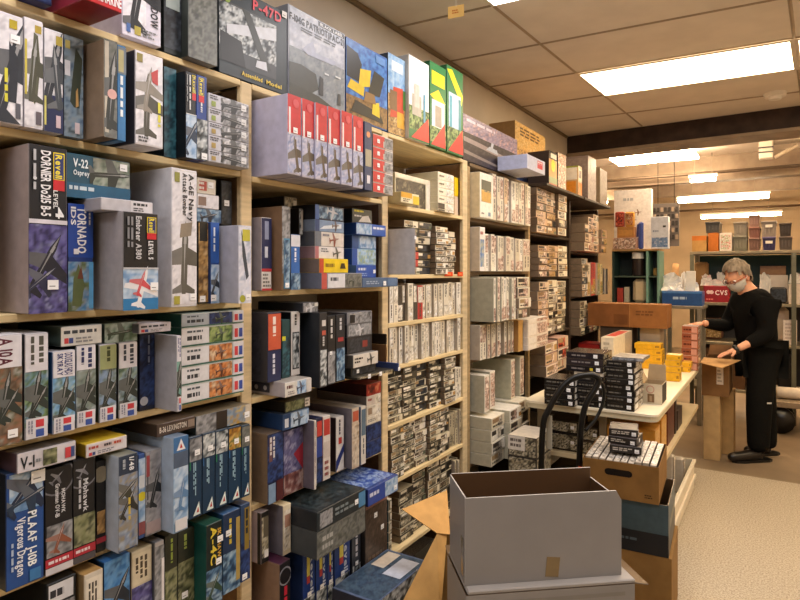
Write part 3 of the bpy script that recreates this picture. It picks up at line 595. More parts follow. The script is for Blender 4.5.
r2.K(104.5, 137, 324, .02, 'flat kit box with green aircraft art lying on the olive-topped box', col('6c7c70', '4c5850'), [('A', 0, 0, 1, 1, ['5c7c64', '90a898', 'b4c4c0', '4c6454']), ('P', .5, .5, .1, 5, '3c4c3c')], on=(a4, a5), d=.2)
r2.K(139, 171, 315, .05, 'flat kit box with lilac-white title end above the navy box', col('ccc8d0', '686870'), [('T', .05, .5, .9, .85, 'MESSERSCHMITT', '30343c', H), ('R', .06, .12, .16, .4, 'c83c44'), ('R', .17, .12, .27, .4, '3c4c88'), ('L', .34, .12, .8, .4, 2, '8c8c90')], on=(a5, a6, a7), d=.2, hmax=1.365)
it = []
for i, (nm, pl) in enumerate((('bottom', 'orange'), ('second from bottom', 'orange'), ('third from bottom', 'orange'), ('fourth from bottom', 'green'), ('topmost', 'navy'))):
    it.append(('lying kit box with white title and red-blue end marks, %s of five' % nm, col('c8ccc8', '2c5c50', '78908c'), [('R', 0, .08, .42, .92, 'dcdce0' if i < 4 else 'a8b0b8'), ('T', .08, .2, .34, .6, ('F-16', 'F-51', 'MIG-15', 'F4F-4', 'FOCKE')[i], '30343c', H), ('L', .08, .65, .34, .85, 1, '505860'), ('A', .42, .08, .8, .92, pl), ('P', .62, .5, .06, 12, '5c3020' if i < 3 else '2c4028'), ('R', .82, .04, 1, .96, 'd8d6dc'), ('R', .84, .2, .9, .7, 'c83c44'), ('R', .92, .2, .98, .7, '3850a0'), ('R', 0, 0, 1, .07, '2c6050')]))
r.end = None
r.pile(181.5, 243, [386, 367.5, 347.5, 328, 314], .03, it)
# ---- near bay, fourth shelf
r = Row(UZ[0][4], .5, 1.345)
b1 = r.K(6, 44, 475, .03, 'blue kit box with a jet picture and large upright white title, lower far left', col('204c90', '20242c', '283850'), [('A', .08, .66, .96, .985, 'sky'), ('R', .06, .655, .97, .66, '70a0d0'), ('P', .5, .84, .17, 50, '1c2c48'), ('P', .6, .76, .13, 20, '243850'), ('T', .56, .15, .8, .63, 'PLAAF J-10B', 'f0f4f8', V), ('T', .28, .1, .5, .6, 'Vigorous Dragon', 'e8ecf4', V), ('R', .6, .02, .9, .12, '3c78b0'), ('L', .1, .05, .2, .4, 1, 'b0c0d8', V), ('S', .82, .92, .03)])
b2 = r.K(45, 72.5, 470, .03, 'black kit box with ring emblem and red band at its foot, beside the blue one', col('14141a', '101014'), [('E', .42, .9, .042, '6c6c74'), ('E', .42, .9, .038, '14141a'), ('P', .42, .9, .05, 40, '6c6c74'), ('T', .36, .52, .52, .84, 'Grumman OV-1B', 'd8d8dc', V), ('T', .58, .55, .72, .78, 'MOHAWK', 'd8d8dc', V), ('A', .04, .16, .98, .46, 'grey'), ('P', .5, .32, .09, 70, '8c5038'), ('R', 0, .07, 1, .15, 'b02838'), ('L', .1, .085, .9, .135, 1, 'e8d8dc'), ('R', 0, 0, 1, .065, 'd0ccd0')])
b3 = r.K(73, 95, 461, .03, 'black kit box with ring emblem over a grey-green picture, second black one', col('16161a', '101014'), [('E', .42, .88, .042, '74747c'), ('E', .42, .88, .038, '16161a'), ('P', .42, .88, .05, 60, '74747c'), ('T', .45, .48, .68, .8, 'Mohawk', 'd8d8dc', V), ('T', .2, .5, .38, .8, 'OV-1 Bronco', 'c0c0c4', V), ('A', .02, .16, .98, .46, 'olive'), ('R', 0, .07, 1, .15, 'b02838'), ('L', .1, .085, .9, .135, 1, 'e8d8dc'), ('R', 0, 0, 1, .065, '504c50')])
b4 = r.K(96, 106, 462, .02, 'dark kit box with a small round crest, behind the pale blue-sided box', col('1c1a18', '141414'), [('E', .5, .85, .02, '8c8470'), ('A', .1, .2, .9, .45, 'tan'), ('R', 0, .1, 1, .16, 'a02c38')])
b5 = r.K(112, 137.5, 459, .07, 'dusk-blue kit box with gold lettering, pale side, jutting forward', col('28364c', 'b4c0d0', '7c7c70'), [('A', 0, .02, 1, .8, ['5c6c88', '8490a4', '94886c', '7484a0', 'a4b0c0']), ('P', .4, .62, .12, 40, '3c3c30'), ('P', .5, .5, .11, 60, '2c2c28'), ('T', .46, .2, .66, .55, 'HASEGAWA', 'c8b048', V), ('T', .55, .83, .8, .97, '1/48', 'e4e8ec', V), ('L', .15, .84, .4, .96, 1, 'a0a8b0', V)], d=.28)
b6 = r.K(138.5, 145, 455, .04, 'slim blue kit box spine with a yellow dot, fourth shelf', col('30508c', '24344c'), [('A', 0, .05, 1, .95, 'sky'), ('E', .5, .5, .012, 'e0d030'), ('R', .1, .6, .9, .75, 'd8dce0'), ('R', 0, .05, 1, .2, '8c4c50')])
b7 = r.K(145.5, 161, 452, .04, 'grey kit box with red upright title and dark jet, fourth shelf', col('9c9ca0', '6c6c70'), [('A', 0, 0, 1, 1, ['8c8c90', 'b0b0b4', '74747a']), ('P', .6, .55, .14, 75, '24282c'), ('R', .05, .7, .25, .95, 'a84c50'), ('L', .05, .2, .2, .7, 1, '505054', V), ('R', .05, .02, .95, .16, 'b8a4a4')])
b8 = r.K(171.5, 188, 439, .09, 'pale blue-sided kit box with white-blue front and triangle logo at top', col('88a8c8', 'aabcd2', '6c7c90'), [('A', 0, .1, 1, .84, 'sky'), ('R', 0, .68, 1, .84, '4c5c74'), ('R', 0, .84, 1, 1, '3c6ca0'), ('G', [(.2, .86), (.8, .86), (.5, .98)], 'e4e4e8'), ('G', [(.4, .88), (.6, .88), (.5, .93)], 'c03c3c'), ('P', .55, .4, .12, 80, '5c84b0'), ('R', .1, .02, .9, .14, 'dcdce0')], d=.28)
ita = []
for i, (xa, xb, yt, pl) in enumerate(((189, 202, 438, 'grey'), (202.5, 215, 434, 'photo'), (215.5, 228, 431, 'photo'), (228.5, 241, 428, 'autumn'), (241.5, 250, 426, 'camo'))):
    if i == 4: r.end = None
    ita.append(r.K(xa, xb, yt, .05, 'dark teal upright kit box with white triangle logo, %s of five in the row' % ORD[i], col('123450', '12283c', '40484c'), [('A', .04, .7, .98, .98, pl), ('L', .3, .22, .55, .68, 2, 'a0c4d4', V), ('G', [(.3, .03), (.85, .03), (.75, .19)], 'dce8e4'), ('G', [(.55, .06), (.75, .06), (.68, .13)], 'b84040'), ('R', .02, .6, .1, .7, ('20784c', '2c5c8c')[i % 2]), ('S', .6, .8, .018)], d=.22))
r2 = Row(0, 0, None)
r2.K(17, 76, 452, .05, 'flat kit box with short white title edge lying on the blue and black boxes', col('d0ccd2', '4c3c44', '4a4440'), [('T', .05, .2, .28, .8, 'V-1', '1c2428', H), ('A', .42, .1, .66, .9, 'olive'), ('R', .8, .2, .9, .75, 'c84048'), ('R', .9, .2, .97, .75, '3c4c80'), ('L', .3, .3, .42, .6, 1, '808488')], on=(b1, b2), d=.26)
r2.K(86, 127, 445, .04, 'flat yellow-topped kit box with red lettering on its white edge', col('dcd8dc', 'a88c30', 'c8ac30'), [('R', .06, .5, .9, .85, 'd8c8c8'), ('T', .06, .5, .38, .84, 'MITSUBISHI', 'a84038', H), ('T', .42, .5, .6, .84, 'KUMA', '40383c', H), ('T', .66, .5, .92, .84, 'DINAH', 'c05038', H), ('R', .06, .12, .13, .36, 'c83c44'), ('R', .14, .12, .21, .36, '3c4c80'), ('L', .26, .12, .7, .4, 2, '84848c')], on=(b3, b4, b5), d=.28)
lx = r2.K(157, 195, 425, .05, 'flat brown kit box with white capitals lying on the upright row', col('4c3c34', '443830', '54463a'), [('T', .06, .3, .76, .75, 'B-36 LEXINGTON', 'd8d0c4', H), ('R', .8, .2, .98, .8, '8c7c70')], on=(b7, b8), d=.26, hmax=1.095)
r2.K(196, 250, 417, .045, 'flat kit box with blue and yellow sea picture, lying on the teal row', col('5c6c7c', '3c4440', '706450'), [('A', 0, 0, .35, 1, 'grey'), ('R', .35, .0, .55, 1, '2c2420'), ('A', .55, 0, .9, 1, ['b08c40', '8c9ca8', '6c8098', 'c4a860']), ('R', .9, 0, 1, 1, 'c8bca8'), ('S', .93, .4)], on=ita, d=.24, hmax=1.09)
# ---- near bay, lowest shelf in view
r = Row(UZ[0][5], .5, 1.345)
LB = 'kit box on the lowest visible shelf of the near bay'
r.K(47, 76, 584, .03, 'black kit box with white block title at the foot of the photo, lower left', col('1c2024', '24282c'), [('R', .05, .8, .9, .98, 'd8d8dc'), ('T', .1, .82, .85, .95, 'NORTHROP', '2c2c34', H), ('A', .05, .1, .95, .78, 'grey')])
r.K(84, 103, 576, .05, 'cream-fronted kit box with dark print, low shelf beside the blue one', col('d4ccbc', '8c7450', 'a88450'), [('R', .1, .4, .9, .95, 'e4dccc'), ('L', .2, .45, .7, .9, 3, '403830', V), ('R', .1, .05, .9, .35, '6c8c8c')])
r.K(104, 129.5, 563, .04, 'blue kit box with a steep climbing fighter, low shelf', col('2c64a0', '1c3c5c'), [('A', 0, 0, 1, 1, ['2c68a8', '4c88c4', '6ca0d0', '28588c']), ('P', .55, .62, .17, 62, '1c2430'), ('S', .8, .4)])
r.K(131.5, 152, 553, .04, 'cream-topped kit box with purple picture below, low shelf', col('d0c4a8', '84705c', 'a89878'), [('R', .05, .62, .95, .96, 'd8ccb0'), ('L', .15, .64, .8, .92, 3, '4c4030', V), ('A', 0, 0, 1, .6, 'purple'), ('S', .7, .2)])
r.K(153, 164, 544, .05, 'grey and white kit box with red upright stroke, low shelf', col('b8b4b4', '54565c', '6c6c70'), [('A', 0, .3, 1, .95, 'grey'), ('R', .3, .05, .7, .3, 'b84848'), ('R', .7, 0, 1, .8, 'dcd8d8')])
r.K(165, 177, 537, .04, 'dark olive kit box with faint green title, first of a low pair', col('24281c', '1c2018'), [('A', 0, 0, 1, .98, 'olive'), ('R', .0, .6, 1, 1, '2a2c20'), ('T', .4, .62, .7, .95, 'Panther', '8ca040', V)])
r.K(178, 194, 533, .03, 'dark olive kit box with faint green title, second of a low pair', col('282c20', '585c58'), [('A', 0, 0, 1, .98, 'olive', 9), ('R', .0, .62, 1, 1, '2c3024'), ('T', .3, .66, .6, .95, 'Churchill', '98a850', V), ('S', .4, .2)])
r.K(203, 222, 520, .08, 'green-sided kit box with yellow upright title, standing out at low shelf end', col('0c1c1c', '14504a', '1c4438'), [('A', 0, .02, 1, .45, 'sea'), ('P', .5, .25, .11, 60, '2c4434'), ('T', .28, .5, .66, .96, 'A-4C', 'e0c840', V), ('T', .7, .5, .92, .92, 'SKYHAWK', 'd8a848', V), ('S', .85, .78), ('S', .75, .52)], d=.26)
r.K(223, 240, 512, .06, 'navy kit box with yellow upright print, low shelf second from end', col('1c3050', '2c4c70', '3c5c84'), [('A', 0, 0, 1, .5, 'sea'), ('T', .3, .55, .55, .92, 'SKYRAIDER', 'c8b040', V), ('R', .75, .1, .98, .9, 'a89050'), ('S', .3, .75)], d=.24)
r.end = None
r.K(240.5, 250, 504, .05, 'blue and gold kit box against the pine upright, end of low shelf', col('2c4468', '24344c'), [('A', 0, 0, 1, .5, 'navy'), ('R', .4, .4, .9, .95, '8c7430'), ('T', .45, .42, .85, .93, 'BUFFALO', '20242c', V), ('S', .4, .06)], d=.24)
# ---- second bay, top shelf: the row of red kits in front of a lilac side
r = Row(UZ[1][0], 1.42, None)
r = Row(UZ[1][1], 1.40, 2.149)
for i, (xa, xb, yt) in enumerate(((287.5, 301.5, 93), (302, 314.5, 98), (315, 327.5, 102), (328, 340.5, 106), (341, 352.5, 110), (353, 363.5, 115))):
    r.K(xa, xb-.7, yt, .13-.006*(i % 2), 'red-topped white kit box with a tall rifle-like aircraft, %s of the six red ones' % ORD[i], col('c8c4d4', 'b4b0c4', 'c0bcc8'),
        [('R', 0, .52, 1, 1, 'c8242c'), ('R', .08, .5, .22, .84, 'ece4e6'), ('A', 0, .02, 1, .5, ['b0b4cc', '8c98c0', 'ccc8d8', '7c88b0']), ('P', .62, .27, .16, 100, '4c4034'), ('G', [(.5, .45), (.62, .45), (.75, .08), (.64, .06)], '5c4c3c'), ('E', .6, .9, .014, 'd85058'), ('S', .55, .56, .02)], d=.34)
r.K(364.5, 372, 121, .12, 'narrow navy kit box with a round orange badge, after the six red ones', col('2c3c64', '203050'), [('E', .5, .82, .012, 'd89060'), ('R', .1, .35, .9, .6, 'a8a088'), ('R', .3, .1, .7, .22, 'd8d8e0')], d=.3)
it = [('small red and white kit box with a round sticker, %s of the red pile' % n, col('dcd4d0', 'a8a09c', 'c8c4bc'), [('R', 0, .05, .6, .95, 'c82c30'), ('R', .5, .1, .98, .6, 'ccc8c0'), ('A', .55, .1, .98, .9, 'grey'), ('S', .25, .5, .018)]) for n in ('lowest', 'second lowest', 'middle', 'second highest', 'highest')]
r.pile(373, 393, [182, 170, 158, 146, 133], .11, it, d=.2)
# ---- second bay, second shelf
z = UZ[1][2]; r = Row(z, 1.40, 2.149)
n1 = r.K(261.5, 271.5, 217, .02, 'navy and white kit box with grey side, nearest on the second bay shelf', col('e0dcd8', '90888c', 'a09c9c'), [('R', 0, .3, 1, .99, '1c2450'), ('R', 0, .26, 1, .3, 'b83038'), ('R', .3, .7, .7, .95, '8c94b0'), ('R', .3, .45, .6, .6, 'c8ccd8'), ('L', .1, .04, .9, .24, 4, '7c7874'), ('R', 0, 0, 1, .03, 'b83038')], d=.3)
n2 = r.K(282, 290, 206, .05, 'tall brown-sided kit box with dark photo front, second bay second shelf', col('6c5844', '80644c', '8c7058'), [('A', 0, .2, 1, 1, 'grey'), ('R', .2, .02, .95, .62, '4c8cb0'), ('A', .25, .04, .9, .6, 'sea'), ('S', .6, .06, .018)], d=.34)
n3 = r.K(291, 300, 234, .04, 'white-topped blue kit box spine beside the brown-sided box', col('2c64b0', '4c5c70'), [('R', 0, .78, 1, .99, 'dcdce4'), ('T', .3, .4, .65, .75, 'Airbus', 'e8ecf4', V), ('A', 0, 0, 1, .3, 'sea')], d=.2)
r.cur = max(r.cur, onX(309, 280, F0+.05).y)
cc = lambda f, s_, t=None: col(f, s_, t)
it = [('grey kit box with red corner and white title, bottom of the tall mixed pile', cc('8c909c', '6c7080', '7c7c84'), [('R', 0, 0, .12, 1, 'b85048'), ('R', .14, .06, .55, .94, 'd8d8dc'), ('T', .2, .4, .5, .8, 'TOMCAT', '50545c', H), ('A', .55, .06, .98, .94, 'camo'), ('P', .75, .5, .07, 8, '303830')], None, .03, 356),
      ('yellow kit box with black print, second lowest of the tall mixed pile', cc('e8c81c', '7c6c64', 'd8b818'), [('R', 0, 0, .14, 1, 'c0482c'), ('T', .2, .3, .6, .75, 'GeeBee', '94741c', H), ('G', [(.7, .3), (.9, .3), (.86, .7), (.74, .7)], '3c3010')], None, .02),
      ('white kit box with small grey fighter, third in the tall mixed pile', cc('dcd8d8', '9c7c80', 'b8b0b0'), [('R', 0, 0, .12, 1, 'b07078'), ('L', .2, .5, .5, .9, 2, '70747c'), ('P', .75, .5, .07, 12, '4c4c44')], None, .0),
      ('white kit box with red-brown plane, fourth in the tall mixed pile', cc('d8d0c8', '5c6068', 'a8a4a0'), [('R', 0, 0, .2, 1, '6c7480'), ('P', .65, .5, .08, 10, '8c4c3c'), ('L', .25, .65, .5, .9, 1, '80808c')], None, .0),
      ('grey-blue kit box with white swoosh, fifth in the tall mixed pile', cc('7c94b4', '8090a8', '8894a8'), [('G', [(.15, .2), (.9, .4), (.9, .8), (.3, .5)], 'd4dce4'), ('R', 0, 0, .14, 1, '304878'), ('P', .7, .6, .06, 5, '5c4038')], None, .0),
      ('dark navy kit box with pale fighter, top of the tall mixed pile', cc('2c3448', '1c2028', '24282c'), [('A', .05, .1, .95, .9, 'sea'), ('P', .6, .6, .09, -8, 'b8bcc4'), ('R', 0, 0, .12, 1, '3c60a0')], None, .0)]
r.pile(315, 344, [273, 258.5, 246, 231, 219, 204], .05, it, d=.24)
it = [('blue-grey kit box with small pale sticker, bottom of the blue pile', cc('4c6484', '3c5474', '5c6c80'), [('L', .1, .3, .5, .7, 2, '9cacc0'), ('S', .6, .4, .02), ('R', .7, .1, .95, .9, '5c789c')], None, .05, 388),
      ('bright blue kit box with white lettering, second in the blue pile', cc('2450a8', '48688c'), [('T', .1, .5, .7, .85, 'TYPHOON', 'd4dcec', H), ('L', .1, .1, .6, .4, 2, '8ca4d0'), ('S', .9, .5, .016)], None, .02),
      ('pale blue kit box with green plane art, third in the blue pile', cc('88b0d0', '24488c'), [('A', .2, .05, .98, .95, ['90b4d4', 'b4ccdc', '98a878', '7ca0c4']), ('R', 0, 0, .2, 1, '2450a0')], None, .0, 376),
      ('mid-blue kit box with dark art, fourth in the blue pile', cc('5484b8', '20345c'), [('A', .3, .05, .98, .95, 'sky'), ('R', 0, 0, .25, 1, '28508c')], None, .0, 376),
      ('royal blue kit box with white words, fifth in the blue pile', cc('2858b0', '1c3c78'), [('T', .55, .5, .95, .85, 'PHANTOM', 'e0e4f0', H), ('A', .0, .05, .5, .95, 'sky')], None, .02, 382),
      ('dark kit box with yellow title and white jet, top of the blue pile', cc('303838', '20242c'), [('T', .1, .72, .6, .95, 'ALPHA JET', 'd4c830', H), ('G', [(.3, .1), (.95, .15), (.8, .6), (.5, .5)], 'd0ccc4'), ('L', .1, .4, .5, .6, 1, 'c0c0c0')], None, .0)]
r.end = None
r.pile(347, 372, [278, 265, 248, 234, 222, 207], .03, it, d=.22)
r3 = Row(0, 0, None)
r3.K(284, 297, 196, -.06, 'small grey kit box with dark tank art, lying on the brown-sided box', col('6c6860', '2c2824'), [('A', .05, .05, .95, .95, 'kitd'), ('R', .7, .2, .95, .8, 'd8d4cc')], on=n2, d=.2, hmax=1.775)
r3.K(299, 303, 208, .0, 'small dark kit box perched on the blue spine, second bay', col('3c3834', '1c1814'), [('A', .05, .05, .95, .95, 'photo'), ('R', .5, .2, .95, .9, 'd0ccc4')], on=n3, d=.16)
# ---- second bay, third shelf
z = UZ[1][3]; r = Row(z, 1.40, 2.149)
flat1 = r.K(285, 311, 383, .09, 'white flat kit box with blue art end jutting out under the dark uprights', col('dcd8d4', 'b8b0b4', 'a09890'), [('R', .0, .05, .45, .95, 'dcd8d0'), ('T', .06, .45, .4, .85, 'LANCER', '5c3838', H), ('A', .45, .05, .8, .95, 'sky'), ('P', .6, .5, .06, 8, '38405c'), ('R', .82, .05, 1, .95, 'd0ccc8'), ('L', .1, .12, .4, .4, 2, '90888c')], [('R', .55, .2, .8, .85, '4c4c5c'), ('E', .62, .5, .008, 'd8d4dc'), ('E', .74, .5, .008, 'd8d4dc')], d=.34)
r3 = Row(0, 0, 2.149)
r3.K(267.5, 281, 313, .04, 'dark-sided kit box with orange-red top panel and navy foot, second bay', col('1c2040', '3c3a40', '3c3a3a'), [('R', .05, .46, .98, .98, 'c8583c'), ('T', .3, .5, .7, .94, 'MIRAGE', 'ece0d8', V), ('R', .0, .0, .98, .44, '1c2850'), ('L', .3, .08, .6, .4, 1, 'd0d4e0', V)], [('R', .3, .8, .75, .88, '8c8c90'), ('A', .1, .1, .9, .7, ['2c2a30', '44424a', '36343c'])], on=flat1, d=.3)
r3.K(282, 290, 320, .03, 'teal kit box with a yellow sticker at its side, third shelf second bay', col('1c4448', '18343c'), [('A', .05, .05, .95, .7, 'teal'), ('S', .2, .68, .016, 'd8d430')], on=flat1, d=.26)
r3.K(291, 300, 312, .02, 'slim white-topped kit box with dark picture, third shelf second bay', col('d4d0cc', '14161a'), [('R', .15, .1, .9, .68, '30343c'), ('A', .2, .12, .85, .66, 'photo'), ('L', .3, .74, .7, .96, 1, '40403c', V)], on=flat1, d=.26)
r.cur = max(r.cur, onX(317, 350, F0+.07).y)
k1 = r.K(319, 327, 313, .08, 'grey-topped black kit box, first of three dark spines', col('2c2c30', '20242a'), [('A', .1, .02, .95, .5, 'photo'), ('R', .2, .52, .9, .68, '1c1c20'), ('R', .3, .82, .8, .9, 'd0ccc8'), ('R', .3, .7, .8, .76, 'c05848'), ('L', .3, .54, .7, .68, 1, 'c8c8c8', V)], d=.32)
k2 = r.K(327.5, 335.5, 316, .07, 'black kit box with white marks and grey picture, second of three dark spines', col('1c1c20', '18181c'), [('A', .05, .02, .95, .48, 'grey'), ('L', .3, .5, .7, .95, 1, 'd0d0d0', V), ('S', .4, .46, .014)], d=.3)
k3 = r.K(336, 345, 315, .06, 'black kit box with red stroke and blue picture, third of three dark spines', col('20242c', '18181c'), [('A', .05, .02, .95, .5, 'sea'), ('R', .2, .6, .8, .66, 'a83838'), ('L', .3, .7, .7, .95, 1, 'c4c4c8', V)], d=.3)
it = [('dark kit box with two white stickers, bottom of the pile by the post', cc('38342c', '2c2820', '3c3830'), [('A', .05, .1, .95, .9, 'kitd'), ('S', .3, .5, .018), ('S', .6, .4, .018)], None, .05, 384),
      ('black kit box with a small sticker, second lowest in the pile by the post', cc('24221e', '1c1a18', '2c2a28'), [('A', .05, .1, .95, .9, 'dark'), ('S', .25, .5, .016)], None, .02),
      ('white kit box with black title and jet, third in the pile by the post', cc('d8d0c4', '484440', '84807c'), [('L', .05, .3, .4, .8, 2, '2c2824'), ('P', .7, .5, .07, 10, '2c2c28')], None, .03),
      ('black kit box with red tail art, fourth in the pile by the post', cc('24242a', '1c1c20'), [('A', .1, .1, .9, .9, 'dark'), ('R', .6, .3, .8, .7, '8c3830')], None, .0),
      ('grey kit box with light jet art, fifth in the pile by the post', cc('5c5c60', '38383c'), [('A', .05, .05, .95, .95, 'grey'), ('P', .5, .5, .08, 12, 'c4c4c8')], None, .0),
      ('grey kit box with dark art, topmost of the pile by the post', cc('84848a', '505054'), [('A', .05, .05, .95, .95, 'grey', 5), ('R', .1, .1, .3, .8, '1c1c20')], None, .0)]
pl = r.pile(347, 372, [381, 368, 355, 338, 325, 313], .05, it, d=.24)
r.end = None
r.pile(374, 387, [365, 347, 336], .06, [('small blue kit box with white plane art, jutting past the pine post', cc('2c4c9c', '344068'), [('A', .3, .05, .98, .95, ['2c50a8', 'c8ccd8', '5878b8']), ('S', .8, .3, .016)], None, .06, 387), ('small tan kit box with brown art, beside the pine post', cc('b08858', '6c4c30'), [('A', .05, .1, .95, .9, 'tan')]), ('small dark brown kit box on the tan one, beside the post', cc('3c2c20', '241c14'), [('A', .05, .1, .95, .9, 'kitd')])], d=.16)
r3.K(303, 318, 303, .04, 'grey kit box with silver jets lying across the dark spines', col('6c6c70', '34363c'), [('A', .02, .05, .98, .95, 'grey'), ('P', .5, .5, .07, 10, 'c8c8cc'), ('R', .75, .6, .98, .95, 'dcd8d0')], on=(k1, k2), d=.22)
# ---- second bay, fourth shelf
z = UZ[1][4]; r = Row(z, 1.40, 2.149)
u1 = r.K(267.5, 283, 435, .04, 'dark blue kit box with pale bottom panel, brown side, lower second bay', col('1c2444', '84705c', '6c5c4c'), [('A', 0, .3, 1, .98, 'navy'), ('R', .1, .6, .3, .95, '6c4c50'), ('R', .05, 0, .5, .28, '7c94b0'), ('L', .1, .6, .5, .95, 2, 'd8d4d4', V), ('R', .55, .0, 1, .3, '502024')], d=.32)
u2 = r.K(283.5, 303, 432, .03, 'purple-blue kit box with a grey knight and red corner, lower second bay', col('343058', '241c34'), [('A', 0, .3, 1, 1, ['34305c', '6c6c94', '4c4470', '9898b4']), ('G', [(.5, .6), (1, .3), (1, .75)], '9c2c3c'), ('A', 0, 0, 1, .32, ['502c30', '7c4c48', 'b09c98'])], d=.3)
u3 = r.K(304.5, 313, 424, .08, 'tall white kit box spine with pink upright lettering, lower second bay', col('dcd4cc', '6c6470', 'c4bcb4'), [('L', .2, .1, .6, .9, 2, '886c78', V), ('R', .1, .9, .9, .97, 'c8c0b8'), ('R', .8, .05, .95, .9, 'ece4d8')], d=.32)
u4 = r.K(315.5, 322.5, 419, .05, 'navy kit box with pale label, right of the tall white spine', col('1c2444', '2c2838'), [('R', .2, .72, .9, .95, 'c04038'), ('R', .1, .4, .95, .7, '30448c'), ('A', 0, .02, 1, .38, 'navy')], d=.3)
u5 = r.K(323, 330.5, 417, .05, 'white and red kit box, right of the navy one with the label', col('d8d0c8', '9c4038'), [('R', .1, .7, .9, .95, 'b83c34'), ('R', .1, .35, .9, .6, 'c8bcb4'), ('L', .2, .05, .8, .32, 3, '8c4c48')], d=.3)
u6 = r.K(336, 344, 418, .03, 'white kit box with navy flash, leaning in the lower second bay', col('d8d4d0', '242428'), [('G', [(0, .0), (1, .35), (1, .5), (0, .2)], '203070'), ('R', .3, .5, .7, .62, 'b8382c'), ('L', .3, .65, .6, .95, 1, '303048', V)], d=.3)
u7 = r.K(352, 359, 409, .06, 'beige kit box with faded figure art, grey side showing, lower second bay', col('c8b8a4', '74707a', 'a09484'), [('A', 0, 0, 1, .75, ['b8a088', 'd8ccb8', '94806c']), ('R', .1, .78, .9, .95, 'b85c44')], d=.3)
u8 = r.K(361, 366, 407, .06, 'slim white kit box spine, last upright before the lying pile', col('d4ccc0', '50607c'), [('R', .1, .5, .9, .95, '5c7080'), ('L', .3, .05, .7, .45, 1, '606468', V)], d=.28)
it = [('dark navy lying kit box, lowest of the pile by the second post', cc('20305c', '182040'), [('A', .0, .05, 1, .95, 'navy')]),
      ('second navy lying kit box, above the lowest by the second post', cc('243058', '181c34'), [('A', .0, .05, 1, .95, 'navy', 4)]),
      ('white lying kit box with grey print, third in pile by the second post', cc('dcd4c4', '98908c'), [('L', .1, .3, .8, .7, 2, '7c7870'), ('A', .6, .1, .95, .9, 'kitw')]),
      ('white lying kit box with brown picture, fourth in pile by the second post', cc('d8d0c0', '948c84'), [('A', .4, .1, .95, .9, 'kitw'), ('R', .1, .2, .35, .8, 'a08870')]),
      ('white lying kit box with red title, fifth in pile by the second post', cc('dcd0c4', '948c88'), [('T', .1, .4, .5, .8, 'SABRE', 'a04840', H), ('A', .55, .1, .95, .9, 'kitw')]),
      ('red lying kit box, top of the pile by the second post', cc('a42c24', '401c1c', '702420'), [('A', .1, .1, .9, .9, 'red')])]
r.pile(366.5, 381, [443, 426, 418, 407, 397, 385], .03, it, d=.26)
r3.K(285, 310, 398, .04, 'olive-dark flat kit box with cream end label, upper of two lying boxes', col('3c3c30', '2c2824', '34302c'), [('A', .02, .05, .75, .95, 'olive'), ('R', .78, .1, .98, .9, 'd8d0c4'), ('L', .8, .2, .95, .8, 2, '605850')], on=(r3.K(283, 309, 415, .05, 'blue flat kit box with pale jet, lower of two lying boxes', col('6c84a0', '24406c', '3c4c64'), [('R', 0, 0, .28, 1, '20406c'), ('R', .06, .15, .2, .7, 'd0d4dc'), ('A', .28, .05, .98, .95, 'sky'), ('P', .6, .5, .08, 8, '38485c')], on=(u1, u2), d=.28)), d=.28, hmax=1.06)
# ---- second bay, lowest boxes on the base shelf
z = UZ[1][5]; r = Row(z, 1.40, 2.6)
v1 = r.K(279.5, 290.5, 565, .08, 'brown-sided black kit box with red upright letters and purple top, floor level', col('141218', '8c705c', '442034'), [('E', .5, .86, .03, '8c8c94'), ('E', .5, .86, .025, '141218'), ('T', .3, .4, .8, .76, 'MIG', 'c0283c', V)], d=.3)
for i, (xa, xb, yt) in enumerate(((303, 315, 551), (316, 327, 545), (327.5, 333.5, 541), (334.5, 350, 536))):
    r.K(xa, xb, yt, .07, 'royal blue upright kit box with yellow and red logo, %s of the blue four' % ORD[i], col('203c80', '1c305c', '2c4068'), [('A', .05, .0, .95, .48, 'photo'), ('R', .3, .7, .55, .92, 'd8c850'), ('R', .3, .62, .55, .7, 'b84038'), ('T', .6, .5, .85, .92, 'Revell', 'c8d0e0', V), ('S', .5, .5, .02)], d=.26)
r.K(352, 361, 530, .06, 'dark grey upright kit box right of the blue four', col('3c4048', '44484c'), [('A', .05, .0, .95, .5, 'photo'), ('L', .3, .5, .7, .92, 1, 'd0d0d4', V), ('S', .5, .52, .018)], d=.26)
v6 = r.K(363, 387, 500, .08, 'large dark brown kit box with brick-like print and two stickers, low second bay', col('4c4038', '34302c', '8c6c60'), [('A', 0, 0, 1, 1, ['4c4038', '5c4e44', '40362e', '6c5c50']), ('L', .1, .1, .9, .4, 5, '7c6c5c'), ('S', .45, .78, .022), ('S', .75, .62, .022), ('R', 0, .88, 1, 1, '9c7468')], d=.3)
it = [('teal kit box at the bottom of the small teal pile, low second bay', cc('2c6474', '1c4450')), ]
r.end = None
tp = []
for i, (nm, yt) in enumerate((('lowest', 541), ('second', 531), ('third', 521), ('fourth', 511), ('top', 500))):
    tp.append(('small teal and white kit box, %s of the narrow pile past the brown box' % nm, cc('c4bca8', '2c6878'), [('A', .1, .1, .9, .9, 'kitd'), ('R', .5, .2, .9, .8, 'dcd4c4')]))
r.cur += .01
r.pile(388.5, 399, [543, 533, 523, 512, 500], .05, tp, d=.2)
r4 = Row(0, 0, None)
r4.K(254, 269, 510, .03, 'small white-edged black kit box standing on the purple-topped box', col('1c1a18', 'c0acac', '8c8080'), [('A', .1, .1, .9, .9, 'kitd'), ('R', .4, .1, .9, .25, 'dcd8d0'), ('R', .3, .5, .9, .9, '5c5444')], [('L', .3, .2, .6, .8, 1, '302c30', V), ('R', .85, 0, 1, 1, '141214')], on=v1, d=.1)
